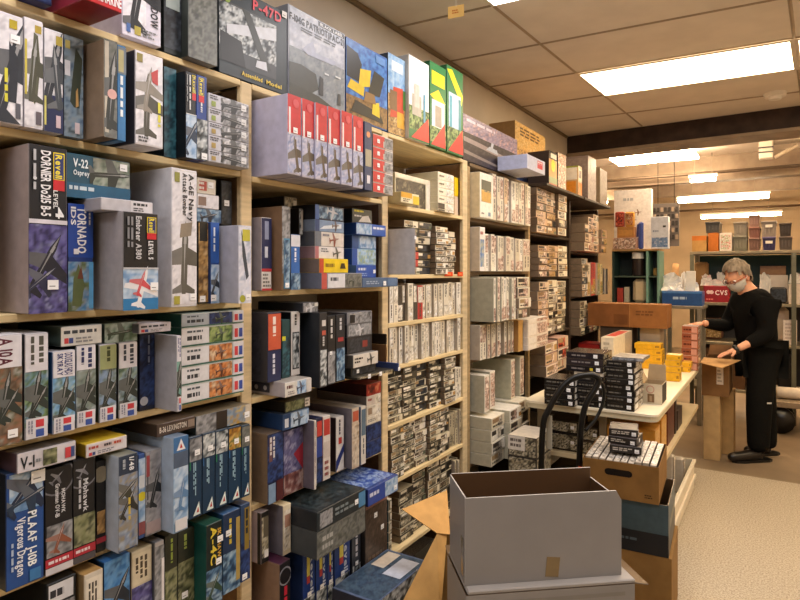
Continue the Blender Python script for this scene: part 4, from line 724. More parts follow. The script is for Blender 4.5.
c1 = r4.K(283, 291, 505, .05, 'cream-fronted kit box with grey side standing above the purple-topped box', col('dcd0b4', '706c74', 'd8c49c'), [('A', .1, .1, .9, .9, 'kitw'), ('R', .2, .55, .9, .8, 'a8806c')], on=v1, d=.26)
# stacked flat dark boxes jutting out above the blue four
blue4 = [r.o if False else None]
top = max(onX(303, 551, F0+.07).z, onX(334.5, 536, F0+.07).z)
class _Z: pass
zz = _Z(); zz.z1 = top+.002
d1 = r4.K(317, 365, 533, .16, 'grey-edged flat kit box, lower of two dark ones lying on the blue four', col('6c6c68', '44484a', '50504c'), [('A', .0, .05, 1, .95, 'camo'), ('L', .1, .2, .4, .8, 2, 'a8a8a4')], on=zz, d=.2)
d2 = r4.K(317, 365, 513, .16, 'black flat kit box with dark picture on top, upper of two on blue four', col('2c3438', '24282c', '20262a'), [('R', 0, 0, 1, .9, '283034'), ('A', .05, .1, .3, .9, 'grey'), ('L', .35, .3, .8, .8, 2, '788488'), ('R', .85, .1, 1, .9, '4c84b0'), ('S', .8, .5)], Z=[('A', .04, .04, .96, .96, ['0c1418', '141e22', '202a2c', '344044', '182024'])], on=d1, d=.2)
r4.K(368, 398, 490, .14, 'royal blue flat kit box with white jet picture lying on the brown one', col('28489c', '1c2c5c', '2c4480'), [('A', .55, .05, .98, .95, 'sky'), ('T', .05, .4, .5, .8, 'STARFIGHTER', 'c8d0e8', H), ('S', .9, .3)], Z=[('A', .05, .05, .95, .95, ['203c88', '3c5ca8', '9cb0d0', '28488c'])], on=(v6,), d=.3, hmax=.715)
# boxes on the floor before the base shelf
fz = Row(0, 1.0, None)
w1 = carton('kit_box', -1.36, -1.18, 1.72, 2.06, 0.001, .28, col('34302c', '2c2824', '4c4c50'), 'dark flat kit box on the floor in front of the second bay, lower one', 'kit box', None, [('A', 0, 0, 1, 1, 'kitd')])
w2 = carton('kit_box', -1.365, -1.17, 1.70, 2.06, .281, .36, col('40405c', '30303c', '5c6c8c'), 'flat kit box with blue and white top lying by the brown flap carton', 'kit box', None, [('A', 0, 0, 1, 1, 'photo')], None, [('A', .03, .03, .97, .97, ['2c3c50', '3c5068', '4c6478', '34465c']), ('R', .5, .1, .9, .5, 'c8ccd8'), ('R', .6, .6, .95, .9, 'd8ccbc')])
carton('shade_crate', -1.42, -1.26, 2.12, 2.9, .001, .20, col('1c1814', '1c1814', '14110e'), 'low black crate on the floor along the foot of the third bay', 'crate', None, [('L', .05, .3, .5, .7, 1, '3c342c')])  # added box; its black stands in for shade and dark clutter on the floor
# ================================================================== third bay: many small kits
MASS = Mb()
def spines(r, xa, xb, n, yt, p, lab, grp, pal, colr, side='a89c8c', d=.2, red=(), jit=.012, one=True):
    y0 = max(onX(xa, 200, F0+p).y, r.cur+.002); y1 = min(onX(xb, 200, F0+p).y, r.end or 99); zt = onX(xa, yt, F0+p).z
    wd = [R.uniform(.75, 1.3) for _ in range(n)]; sm = sum(wd); y = y0; out = []
    for i in range(n):
        w = (y1-y0)*wd[i]/sm; q = R.uniform(-jit, 0); dp = R.uniform(-.012, .012); sd = R.randrange(999)
        f = colr[R.randrange(len(colr))] if i not in red else 'b83430'
        ops = [('L', .25, .5, .7, .95, 1 if w < .04 else 2, R.choice(('4c4440', '6c6058', '38302c')), V), ('A', .08, .04, .92, R.uniform(.3, .5), pal, sd)] if R.random() < .6 else [('A', .08, .5, .92, .96, pal, sd), ('L', .3, .06, .7, .46, 1, '5c5048', V)]
        if R.random() < .3: ops.append(('S', .5, R.uniform(.05, .2), min(.014, w*.6)))
        x1 = F0+p+dp
        c = carton('kit_box', max(x1-d, XW+.004), x1, y+.0006, y+w-.0006, r.z+.0008, zt+q, col(f, side, f), lab % ORD[i], 'kit box', grp, ops, seed=sd, ch=.001, into=None if one else MASS)
        y += w; out.append(c)
    r.cur = y1; return out
def bricks(r, xa, xb, ncol, nrow, yt, p, lab, grp, pals, colr, side='74624f', d=.18, red=(), orderlab=True, mat='card', gap=.004, yb=None, one=False):
    y0 = max(onX(xa, 200, F0+p).y, r.cur+.002); y1 = min(onX(xb, 200, F0+p).y, r.end or 99)
    out = []
    for cI in range(ncol):
        tt = yt[cI] if isinstance(yt, (list, tuple)) else yt
        zt = min(onX(xa, tt, F0+p).z, above((y0+y1)/2, r.z)); n = nrow[cI] if isinstance(nrow, (list, tuple)) else nrow
        ya = y0+(y1-y0)*cI/ncol+gap/2; yb_ = y0+(y1-y0)*(cI+1)/ncol-gap/2; h = (zt-r.z)/n
        dpc = R.uniform(-.02, .015); pl = pals[cI % len(pals)]
        for k in range(n):
            sd = R.randrange(9999); f = colr[R.randrange(len(colr))]; jy = R.uniform(-.25, .25)*gap
            lo_, hi_ = sorted((R.uniform(0, .55), R.uniform(.45, 1)))
            dk = R.choice(('1c1a16', '28241e', '343026', '4c4434', '201c18')); lt = R.choice(('e8e0cc', 'f0e8d8', 'd8ccb0', 'e4d8bc') if pl in ('kit', 'kitd', 'dark') or one else ('d8c0a4', 'c8a888', 'e4d4c0', 'b89474'))
            if mat == 'none': pass
            e = R.random(); inv = e < (.55 if 'kitd' in (pl, '') or pl == 'dark' else .25)
            ops = [('R', .02, .05, .98, .95, dk if inv else lt), ('A', lo_, .1, hi_, .9, pl, sd)]
            ops.append(('R', .06, .5, R.uniform(.3, .6), .88, lt if inv else R.choice(('5c4c3c', '8c7050', '3c342c', 'a88c64'))))
            if e > .3: ops.append(('L', .08, .12, R.uniform(.5, .9), .4, 1, lt if inv else dk, 0))
            if R.random() < .5: ops.append(('R', .75, .15, .96, R.uniform(.4, .85), R.choice((lt, dk, 'b88c4c', '94442c' if pl == 'kitp' else '5c6450'))))
            if (cI, k) in red: ops = [('R', 0, 0, 1, 1, 'c03830'), ('L', .1, .3, .6, .7, 1, 'ecd8d0')]
            elif R.random() < .25: ops.append(('S', R.uniform(.15, .85), .4, .014))
            x1 = F0+p+dpc+R.uniform(-.006, .006)
            w = (ORD[k], ORD[cI]) if orderlab else (ORD[cI],)
            c = carton('kit_box', max(x1-d, XW+.004), x1, ya+jy, yb_+jy, r.z+.0008+k*h, r.z+(k+1)*h-.0022, col(f, side, f), lab % w, 'kit box', grp, ops, seed=sd, ch=.001, mat=mat, into=None if one else MASS)
            out.append(c)
    r.cur = y1; return out
WH = ('e8e0cc', 'dcd4c0', 'ece6d8', 'd4c8b0'); DK = ('6c6450', '4c4638', 'b0a488', '3c382c', 'c8bc9c')
Y3 = (2.20, 2.93)
r = Row(UZ[2][1], Y3[0], 2.93)
r.pile(395, 419, [190], .06, [('small white and yellow kit box lying before the big dark picture box', cc('e8dcb8', 'c8b888'), [('R', .0, .5, .6, 1, 'd8a020'), ('R', .65, 0, 1, .8, 'e0c020'), ('L', .1, .1, .5, .45, 2, '6c5c40')])], d=.07)
r.cur = Y3[0]
bigp = carton('kit_box', XW+.03, F0-.025, onX(394, 190, F0-.03).y, onX(429, 190, F0-.03).y, r.z+.0008, onX(394, 172, F0-.03).z, col('d8cca8', 'c8bc98', 'e8e0c8'), 'big kit box with dark battle picture and white lid edge, third bay upper shelf', 'kit box', None, [('A', .02, .02, .86, .84, ['3c342c', '5c5244', '2c2820', '8c8068']), ('K', .4, .4, .14, 0, '201c18'), ('R', .88, 0, 1, 1, 'ece4d0'), ('R', 0, .86, 1, 1, 'e8dcc0')])
r.cur = bigp.y1
it = [('white kit box, %s in the white pile on the upper shelf, third bay' % ORD[i], cc('e8dec4', 'c4b898'), [('A', .5, .1, .95, .9, 'kitw'), ('L', .08, .3, .45, .7, 1, '6c6048')]+([('R', .0, .1, .4, .9, '3c3024')] if i < 2 else [])) for i in range(6)]
r.pile(434, 454, [209, 201, 194, 186, 178, 170], .02, it, d=.24)
ye = r.K(454.5, 465, 196, -.03, 'cream kit box under the yellow one, end of third bay upper shelf', col('e4c8a8', 'c8b090'), [('R', .05, .05, .95, .95, 'e0c8ac')], d=.2, free=True)
r4.K(454.5, 465, 177, -.03, 'plain bright yellow box at the end of the third bay upper shelf', col('f0c810', 'c8a418'), [('R', .03, .03, .97, .97, 'f0cc14')], on=ye, d=.2)
r = Row(UZ[2][2], Y3[0], 2.93)
pk = r.K(396, 405, 226, .13, 'large grey-sided kit box sticking out past the second pine post', col('8c7c78', 'd0cccc', '6c6864'), [('A', .1, .1, .9, .9, ['8c7c7c', 'a89490', '70646c']), ('S', .5, .8, .016)], d=.36)
bricks(r, 406, 458, 4, [7, 7, 8, 7], [219, 219, 222, 225], .0, 'small kit box, in the %s layer of the %s pile, second shelf of third bay', None, ['kitd', 'dark', 'kit', 'kit'], DK, red=((0, 2), (0, 1)))
oa = onX(446, 275, F0-.004)
for i, (px, nm) in enumerate(((449, 'nearer'), (462, 'farther'))):
    a = onX(px-4, 273, F0+.004); b = onX(px+(4 if i == 0 else 1), 273, F0+.004)
    mb = Mb(); mb.box(F0+.0015, F0+.003, a.y, b.y, 1.478, 1.5, 'e04820', .0003); f = Face(mb, (F0+.003, a.y, 1.478), (0, b.y-a.y, 0), (0, 0, .022), (1, 0, 0)); f.rect(.25, .25, .75, .75, 'f08048')
    tag(mb.build('shelf_tag', 'paper', loc=(F0+.002, a.y, 1.478)), 'small orange price tag on the pine shelf edge, %s of the two' % nm, 'price tag')
r = Row(UZ[2][3], Y3[0], 2.93)
spines(r, 389, 462, 17, 284, -.01, 'pale upright kit box, %s along the third shelf of third bay', None, 'kitw', WH+('4c443a', 'd0c4ac'), red=(6,))
r = Row(UZ[2][4], Y3[0], 2.93)
spines(r, 388, 459, 24, 326, -.01, 'slim white upright kit box, %s along the fourth shelf of third bay', None, 'kitw', WH, one=False)
r = Row(UZ[2][5], Y3[0], 2.93)
bricks(r, 389, 453, 5, [8, 8, 6, 8, 8], [370, 366, 372, 362, 362], -.01, 'small olive kit box, in the %s layer of the %s pile, fifth shelf of third bay', None, ['kitd', 'kitd', 'dark', 'kitd', 'kit'], DK)
spines(r, 454, 462, 3, 367, -.01, 'narrow pale kit box, %s of the three ending the fifth shelf', None, 'kitw', WH, one=False)
r = Row(UZ[2][6], Y3[0], 2.93)
bricks(r, 389, 450, 5, [7, 8, 7, 8, 7], [423, 414, 416, 406, 404], -.01, 'small dark kit box, in the %s layer of the %s pile, sixth shelf of third bay', None, ['kitd', 'kitd', 'kit', 'kitd', 'kit'], DK)
spines(r, 451, 463, 4, 413, -.01, 'narrow grey kit box, %s of the four ending the sixth shelf', None, 'kitd', ('c8bc9c', 'b0a488', 'd4c8ac'), one=False)
r = Row(UZ[2][7], Y3[0], 2.93)
bricks(r, 401, 452, 4, 7, [492, 484, 478, 474], -.02, 'small kit box, in the %s layer of the %s pile, seventh shelf of third bay', None, ['kitd'], DK)
spines(r, 453, 464, 4, 460, -.02, 'narrow kit box, %s of the four ending the seventh shelf', None, 'kitd', ('c8bc9c', 'b0a488', 'd4c8ac'), one=False)
# ================================================================== fourth to sixth bay (dark shelving)
CU = [[z+TH for z in b] for b in CZ]
r = Row(2.094+TH, 2.94, None)
r.K(463, 517, 113, -.01, 'long dark battleship kit box with pale title, on top of the fourth bay', col('2c2428', '201c20'), [('A', 0, .62, 1, 1, ['8c7c94', 'b09cac', '6c607c', 'd0a8a0']), ('A', 0, .02, 1, .62, ['3c3034', '2c2428', '4c4044']), ('G', [(.0, .42), (.9, .34), (.95, .4), (.3, .5), (0, .52)], '9c8c88'), ('G', [(.46, .5), (.5, .5), (.52, .62), (.48, .64)], 'c0c4cc'), ('G', [(.38, .42), (.6, .4), (.58, .5), (.44, .52)], 'b8bcc4'), ('T', .05, .84, .6, .95, 'YAMATO', 'd8ccd8', H), ('G', [(.0, .16), (.9, .06), (.9, .1), (0, .24)], '8c8078')], d=.2)
r.K(515, 545, 120, -.14, 'sandy kit box with desert vehicle and red stripe, standing on fourth bay', col('c8a060', '947040'), [('A', 0, .5, 1, .98, ['c89c58', 'dcb878', 'b8904c', 'e0c898']), ('L', .15, .8, .85, .95, 3, '5c4428'), ('A', .0, .4, 1, .6, ['6c5434', 'c89c60', 'e0b87c', '4c3c28']), ('G', [(0, .3), (.8, .26), (.9, .38), (.1, .46)], 'c83c28'), ('A', 0, 0, 1, .28, 'navy')], d=.2)
wb = carton('kit_box', F0+.002, F0+.19, 3.40, 3.72, 2.1145, 2.20, col('bcc0d4', 'a8acc4', 'c8cce0'), 'white-blue kit box with red label patch, lying before the sandy box', 'kit box', None, [('R', .55, .3, .85, .6, 'c8283c'), ('R', .55, .62, .85, .85, 'c83848'), ('L', .57, .65, .83, .82, 1, 'ecd8dc')])
r = Row(2.094+TH, 3.9, None)
rr = [(549, 557, 150, 'tall black and orange jar-pack with a yellow oval, by the blue-white box', 'c89050', [('R', 0, .78, 1, 1, '1c1814'), ('R', .2, .82, .9, .95, 'd8d0c4'), ('E', .5, .62, .045, 'f0c818'), ('R', 0, .12, 1, .3, '8c9c70'), ('R', 0, 0, 1, .12, 'b86040')]),
      (558, 566, 152, 'pink-brown boxed kit after the one with the yellow oval', 'b08070', [('A', 0, 0, 1, 1, 'kitp')])]
for xa, xb, yt, lab, f, ops in rr: r.K(xa, xb, yt, .05, lab, col(f, '3c3028'), ops, d=.16)
r = Row(2.094+TH, 4.86, None)
r.K(574, 582, 163, .08, 'white and orange box on the high shelf before the tall grey box', col('d8c8b0', 'c8a070', 'e0d0b8'), [('R', 0, 0, 1, .45, 'd88c38'), ('R', 0, .5, 1, .9, 'e4dccc'), ('R', .2, .6, .6, .85, '4c3c48')], [('R', .2, .05, .9, .5, 'd8882c'), ('R', .1, .55, .95, .95, 'e0d4c4'), ('R', 0, .95, 1, 1, '8c9430')], d=.2)
r.K(588, 596, 155, .1, 'tall grey box with faint print on the high shelf end', col('8c7c78', '70605c', '80706c'), [('A', 0, 0, 1, 1, ['8c7c78', 'a09088', '786a66'])], [('A', .05, .05, .95, .95, ['70605c', '84746c'])], d=.2)
r.K(600, 607, 168, .1, 'brown-grey box with dark spot, last on the high shelf', col('7c6850', '8c7860', '988468'), [('A', 0, 0, 1, 1, ['7c6850', '94806a'])], [('E', .5, .25, .02, '3c3024')], d=.16)
q = carton('kit_box', -1.75, -1.56, 4.98, 5.12, 2.1145, 2.28, col('2c2420', '241c18'), 'black box with white scribble standing high behind the white-orange box', 'kit box', None, [('L', .2, .5, .8, .8, 2, 'c8c0b0')], [('L', .2, .5, .8, .8, 2, 'c8c0b0')])
PK = ['kitp', 'kit', 'kitw']
r = Row(CU[0][1], 3.04, 3.94)
r.K(469.5, 493, 168, .05, 'large cream kit box with sailing tank picture, first on fourth bay top', col('ece4d0', 'c8b48c', 'f0e8d4'), [('R', .02, .02, .98, .98, 'f0e8d8'), ('A', .1, .35, .85, .82, ['6c6448', '8c8460', 'c8a048', 'd8b868']), ('R', .1, .62, .85, .84, '50503c'), ('R', .15, .36, .75, .58, 'c89838'), ('R', .6, .05, .8, .14, '8098a8'), ('L', .1, .06, .4, .12, 1, '504838')], d=.24)
spines(r, 494, 530, 11, 173, .05, 'narrow cream kit box, %s behind the large sailing tank box', None, 'kitp', WH+('d8b890',), one=False)
r = Row(CU[0][2], 3.04, 3.94)
r.K(469, 485, 225, .05, 'white kit box with blue sky picture, first on fourth bay second shelf', col('ece4dc', 'b8a890'), [('A', .05, .1, .8, .72, ['4c6ca0', '7c98c0', '8c9890', 'b8b4a0']), ('L', .1, .8, .7, .92, 1, 'a05048')], d=.22)
spines(r, 486, 530, 12, 233, .05, 'narrow white kit box, %s along the fourth bay second shelf', None, 'kitp', WH, one=False)
r = Row(CU[0][3], 3.04, 3.94)
spines(r, 481, 515, 10, 277, .14, 'white kit box with soldier print, %s in the jutting row, fourth bay', None, 'kitp', WH, side='989480', d=.3)
bricks(r, 516, 529, 1, 4, 277, .15, 'cream box with brown art, %s layer of the %s pile beside the jutting soldiers', None, ['kitp'], WH, d=.26, one=True)
r = Row(CU[0][4], 3.04, 3.94)
spines(r, 471, 512, 12, 324, .06, 'narrow pale kit box, %s along the fourth bay fourth shelf', None, 'kitp', WH, one=False)
CBX = r.K(513, 523, 318, .1, 'plain tan cardboard box standing at the end of fourth bay', col('c89c58', 'a87c44'), [('R', .1, .1, .9, .9, 'c49850')], d=.2)
CBY = CBX.y1
r = Row(CU[0][5], 3.04, None)
bk = bricks(r, 491.5, 531, 3, 4, [421, 419, 417], .14, 'white brick-like kit box, %s layer of the %s pile of the jutting block', None, ['kit', 'kitp'], WH, side='b4ae98', d=.30, one=True)
zz = _Z(); zz.z1 = max(b.z1 for b in bk)+.001
def up(xa, xb, yt, p, lab, f, s_, d=.2):
    return r4.K(xa, xb, yt, p, lab, col(f, s_, f), [('A', .1, .05, .95, .95, 'kitp', xa)], on=zz, d=d)
up(484.5, 489.5, 376, .07, 'white kit box with grey side standing on the jutting block, nearest', 'e4dccc', 'a8a490')
up(490, 495, 372, .06, 'white kit box with soldier print standing on the jutting block, second', 'e8e0d0', 'a8a490')
up(511, 515, 360, .06, 'tall plain grey-green sided kit box on the jutting block, third', 'dcd4c0', 'b0ac94', .26)
up(520, 524, 357, .07, 'tall plain grey-green sided kit box on the jutting block, last', 'dcd4c0', 'b4ae98', .26)
r = Row(CU[0][4], CBY+.004, 3.94)
r.pile(526, 556, [346, 338, 324, 314], .13, [('pale lying kit box, %s of four jutting from the fourth bay end' % n, col('dcd0c0', 'd4ccc0', 'e0d8cc'), [('A', .45, .1, .98, .9, 'kitp'), ('R', .03, .1, .4, .9, 'e4dcd0')]) for n in ('lowest', 'second', 'third', 'topmost')], d=.3)
Y5 = Row(CU[1][1], 3.99, 4.89)
bricks(Y5, 533, 566, 3, [6, 6, 5], [172, 174, 182], .05, 'small pinkish kit box, in the %s layer of the %s pile, fifth bay top shelf', None, ['kitp', 'tan', 'kit'], ('c8a888', 'b8946c', '94745a', 'd0b894'), d=.22)
Y5 = Row(CU[1][2], 3.99, 4.89)
bricks(Y5, 533, 568, 3, [5, 5, 5], [244, 243, 242], .05, 'small brown-white kit box, in the %s layer of the %s pile, fifth bay second shelf', None, ['kitp', 'tan', 'kit'], ('c8a888', 'b8946c', '94745a', 'd0b894'), d=.22)
Y5 = Row(CU[1][3], 3.99, 4.89)
bricks(Y5, 533, 568, 3, [6, 7, 7], [282, 280, 282], .06, 'small grey-white kit box, in the %s layer of the %s pile, fifth bay third shelf', None, ['kitp', 'kit', 'kitd'], ('b8a088', '8c7c6c', 'c8b89c'), d=.22)
w = carton('kit_box', F0-.05, F0+.26, 3.62, 3.98, CU[0][3]-.105, CU[0][3]-.01, col('dcd0c0', 'd0c8bc', 'e4dcd0'), 'white kit box sticking far out below the tan cardboard box', 'kit box', None, [('A', .5, .1, .98, .9, 'kitp'), ('R', .05, .1, .5, .9, 'e0d8cc')]) if False else None
Y5 = Row(CU[1][4], 3.99, 4.89)
bricks(Y5, 537, 568, 2, 3, [346, 344], .1, 'pink-brown kit box, %s up in the %s low pile behind the table', None, ['kitp', 'red'], ('b89484', 'a07c70', 'd0b8a8'), d=.24)
Y6 = Row(CU[2][1], 4.94, 5.79)
bricks(Y6, 571, 606, 4, [3, 4, 5, 3], [220, 211, 206, 222], .1, 'pinkish small kit box, in the %s layer of the %s pile, sixth bay top', None, ['kitp', 'kitp', 'kitw', 'autumn'], ('d0a890', 'b88878', '94745c', 'dcc8b0'), d=.24)
Y6 = Row(CU[2][2], 4.94, 5.79)
bricks(Y6, 582, 588, 1, 6, 258, .08, 'dark small kit box, in the %s layer of the %s pile, sixth bay second shelf', None, ['photo'], DK, d=.22)
spines(Y6, 588.5, 602, 5, 262, .08, 'bottle-like boxed kit with colours, %s after the dark pile, sixth bay', None, 'autumn', ('d8c8b0', '8c8c70', 'c8b890'), red=(1, 2), d=.2)
spines(Y6, 602.5, 607, 2, 268, .08, 'dark upright box, %s at the end of the sixth bay second shelf', None, 'dark', ('2c2420', '3c3028'), d=.2)
Y6 = Row(CU[2][3], 4.94, 5.79)
bricks(Y6, 573, 604, 4, [4, 3, 3, 2], [302, 306, 308, 318], .06, 'dim kit box, in the %s layer of the %s pile, sixth bay third shelf', None, ['kitd', 'kitp'], DK, d=.22)

tag(MASS.build('small_kit_boxes', 'card'), 'hundreds of small kit boxes packed tightly on shelves of the third to sixth bays', 'kit boxes', None, 'stuff')
# ================================================================== the packing table
def slab(mb, pts, z0, z1, col):
    n = len(pts); mb.raw([(*p, z0) for p in pts]+[(*p, z1) for p in pts], [tuple(reversed(range(n))), tuple(range(n, 2*n))]+[(i, (i+1) % n, n+(i+1) % n, n+i) for i in range(n)], C(col))
def rrect(x0, x1, y0, y1, r, n=5):
    o = []
    for cx, cy, a in ((x1-r, y0+r, -90), (x1-r, y1-r, 0), (x0+r, y1-r, 90), (x0+r, y0+r, 180)):
        for k in range(n+1):
            t = math.radians(a+90*k/n); o.append((cx+r*math.cos(t), cy+r*math.sin(t)))
    return o
TX0, TX1, TY0, TY1, TZ = -1.27, -.535, 3.36, 5.32, .75
tb = empty('packing_table', ((TX0+TX1)/2, (TY0+TY1)/2, 0), 'long white-topped packing table covered with kit boxes beside the shelves', 'table')
mb = Mb(); slab(mb, rrect(TX0, TX1, TY0, TY1, .05), TZ-.012, TZ, 'e8dcc0'); slab(mb, rrect(TX0+.004, TX1-.004, TY0+.004, TY1-.004, .05), TZ-.04, TZ-.0125, 'c8bc9c'); child(mb, 'tabletop', 'paint', tb)
mb = Mb(); slab(mb, rrect(TX0+.03, TX1-.005, TY0+.08, TY1-.05, .02), .43, .455, 'd0bc94'); child(mb, 'lower_shelf', 'paint', tb)
for x in (TX0+.05, TX1-.325):
    for y in (TY0+.1, TY1-.14):
        mb = Mb(); mb.box(x, x+.04, y, y+.04, 0, .43, '8a7c64'); mb.box(x, x+.04, y, y+.04, .455, TZ-.04, '8a7c64'); child(mb, 'leg', 'metal', tb)
class T: pass
def AB(xa, xb, yt, yb, z, d, name, label, cat, col_, Y=None, X=None, Zp=None, grp=None, mat='card', on=None, yy=None):
    """a box square to the room: near face xa..xb, standing on height z; yb = photo row of its near bottom edge"""
    y0 = onZ(xa, yb, z).y if yy is None else yy
    a = onY(xa, yt, y0); b = onY(xb, yt, y0)
    return carton(name, a.x, b.x, y0, y0+d, z+.0008, max(a.z, z+.012), col_, label, cat, grp, X, Y, Zp, mat, seed=int(xa*3+yt))
def layers(xa, xb, yb, tops, z, d, label, col_, mk, yy=None, names=None, shift=None, mat='wrap'):
    y0 = onZ(xa, yb, z).y if yy is None else yy; out = []
    n = len(tops); zc = z+.0008
    for i, t in enumerate(tops):
        dx = (R.uniform(-.006, .006)); dy = R.uniform(0, .012)
        a = onY(xa, t, y0); b = onY(xb, t, y0); z1 = max(a.z, zc+.012)
        Yo, Xo = mk(i)
        out.append(carton('kit_box', a.x+dx, b.x+dx, y0+dy, y0+dy+d, zc, z1-.0006, col_[i % len(col_)] if isinstance(col_, list) else col_, label % (ORD[i] if names is None else names[i]), 'kit box', None, Xo, Yo, None, mat, seed=i+int(xa)))
        zc = z1
    return out
BKC = [col('221e1c', '2c2824', '484440'), col('2a2622', '241f1c', '3c3834')]
mkb = lambda i: ([('R', .02, .1, .98, .9, '1a1816'), ('L', .08, .3, .7, .7, 1, '6c6860'), ('S', R.uniform(.78, .92), .5, .022)], [('A', .05, .1, .95, .9, 'kit'), ('R', .1, .2, .4, .8, 'dcd8d0')])
Bs = layers(605, 634, 409, [401, 395, 389, 383, 377.5, 372, 366, 360], TZ, .24, 'glossy black kit box with sticker, %s layer of the stack nearest the table corner', BKC, mkb)
As = layers(577, 603, 406, [399.5, 393, 387, 381, 375], TZ, .2, 'glossy black kit box, %s layer of the stack behind the trolley handle', BKC, mkb)
Ls = layers(544, 574, 404, [397.5, 391, 384.5, 378], TZ, .2, 'glossy black kit box, %s layer of the low stack at the table end', BKC, mkb)
zz1 = max(As[-1].z1, Ls[-1].z1)
wt = carton('kit_box', As[0].x0-.02, As[0].x1, As[0].y0+.005, As[0].y0+.2, As[-1].z1+.0005, As[-1].z1+.018, col('d8d0bc', 'c8bca8', 'e0d8c8'), 'thin white kit box between black ones on the table stack', 'kit box', None, None, [('L', .1, .3, .5, .7, 1, '8c8474')])
zc = wt.z1
for i in range(3):
    q = carton('kit_box', As[0].x0-.065, As[0].x1-.004, As[0].y0+.002+.004*i, As[0].y0+.22, zc+.0005, zc+.036, col('24201c', '302a28', '4c4038'), 'black kit box with white sticker, %s above the thin white one' % ORD[i], 'kit box', None, [('A', .05, .1, .95, .9, 'kitd')], [('R', .02, .1, .98, .9, ('1e1a18', '30282a', '241f22')[i]), ('L', .15, .3, .7, .7, 1, '847c78'), ('S', .88-.04*i, .5, .022), *([('S', .7, .5, .016, 'd8c030')] if i == 0 else [])], None, 'wrap', seed=i)
    zc = q.z1
tp = carton('kit_box', Bs[0].x0+.03, Bs[0].x1+.04, Bs[0].y0+.03, Bs[0].y0+.22, Bs[-1].z1+.0005, Bs[-1].z1+.018, col('5c5044', '4c4238', '5c5044'), 'flat grey-brown kit box on the nearest black stack', 'kit box', None, [('A', 0, .1, 1, .9, 'kitd')], [('A', 0, .1, 1, .9, 'grey')])
# small open carton with a faint oval and brown picture
def open_carton(name, x0, x1, y0, y1, z0, z1, fc, ic, label, flaps=(), fd=.1, Y=None, X=None, rotz=0, mat='kraft', t=.004, cat='carton', group=None):
    """an open-topped box: four walls, a floor and separate flaps (n, s, e, w with opening angle)"""
    cx, cy = (x0+x1)/2, (y0+y1)/2
    mb = Mb(); w = {'*': fc, 'Z': ic}
    mb.box(x0, x1, y0, y0+t, z0, z1, {**w, 'Y': ic}, .0008); mb.box(x0, x1, y1-t, y1, z0, z1, {**w, 'y': ic}, .0008)
    mb.box(x0, x0+t, y0+t, y1-t, z0, z1, {**w, 'X': ic}, .0008); mb.box(x1-t, x1, y0+t, y1-t, z0, z1, {**w, 'x': ic}, .0008)
    mb.box(x0+t, x1-t, y0+t, y1-t, z0, z0+t, {**w, 'Z': ic}, .0008)
    if Y: Face(mb, (x0, y0, z0), (x1-x0, 0, 0), (0, 0, z1-z0), (0, -1, 0)).run([o for o in Y if o[0] != 'S'])
    if X: Face(mb, (x1, y0, z0), (0, y1-y0, 0), (0, 0, z1-z0), (1, 0, 0)).run([o for o in X if o[0] != 'S'])
    o = mb.build(name, mat, loc=(cx, cy, z0)); o.rotation_euler = (0, 0, rotz); tag(o, label, cat, group)
    for sd, ang, ln in flaps:
        a = math.radians(ang); e = Mb()
        dr = {'s': (0, -1), 'n': (0, 1), 'e': (1, 0), 'w': (-1, 0)}[sd]
        base = {'s': ((x0+.002, y0), (x1-.002, y0)), 'n': ((x1-.002, y1), (x0+.002, y1)), 'e': ((x1, y0+.002), (x1, y1-.002)), 'w': ((x0, y1-.002), (x0, y0+.002))}[sd]
        off = Vector((dr[0]*math.cos(a), dr[1]*math.cos(a), math.sin(a)))*ln; nn = Vector((-dr[0]*math.sin(a), -dr[1]*math.sin(a), math.cos(a)))*t*.8
        p0, p1 = Vector((*base[0], z1)), Vector((*base[1], z1)); ins = (p1-p0).normalized()*ln*.06
        A = [p0, p1, p1+off-ins, p0+off+ins]; Bq = [p+nn for p in A]
        e.quad(list(reversed(A)), C(fc)); e.quad(Bq, C(ic))
        for i in range(4): e.quad([A[i], A[(i+1) % 4], Bq[(i+1) % 4], Bq[i]], mix(C(fc), C(ic), .5))
        f = e.build('flap', mat, loc=(cx, cy, z0)); f.location = (0, 0, 0); f.parent = o
    return o
p = onZ(642, 403, TZ); q = onY(662, 403, p.y); zt = onY(642, 383, p.y).z
open_carton('small_carton', p.x, q.x, p.y, p.y+.16, TZ+.001, zt, 'cfc0a4', 'a8906c', 'small white carton with faint red oval and open flaps on the table', (('n', 75, .09), ('w', 60, .07)), Y=[('E', .42, .72, .022, 'c08c7c'), ('E', .42, .72, .017, 'cfc0a4'), ('R', .28, .08, .62, .5, '7c6044'), ('R', .38, .12, .5, .4, 'a88c6c')], X=[('R', .03, .05, .97, .97, '4c4438')])
YL = [col('dca414', 'd09c14', 'e4b41c')]
mky = lambda i: ([('R', .0, .04, 1, .97, 'e0a816'), ('L', .8, .2, .98, .8, 1, '8c6414')], [('A', .1, .1, .9, .9, ['c08c14', 'e0b030', '6c4c18', 'e8bc34'])])
Ys = layers(635, 661, 368, [361, 354.5, 348.5, 343], TZ, .14, 'bright yellow kit box, %s layer of the yellow stack on the table', YL, mky, mat='card')
Yq = layers(665, 680, 381, [372, 366, 360, 354.5], TZ, .1, 'small yellow-orange packet, %s layer of the pile at the table edge', [col('d89c20', 'c48018', 'd8b468')], mky, mat='card')
Yr = layers(681, 690, 372, [367, 362], TZ, .1, 'small yellow packet, %s layer of the low pile near the worker', [col('d89c20', 'c48018', 'd8a838')], mky, mat='card')
lab = ['lowest', 'second', 'third', 'fourth', 'fifth', 'topmost']
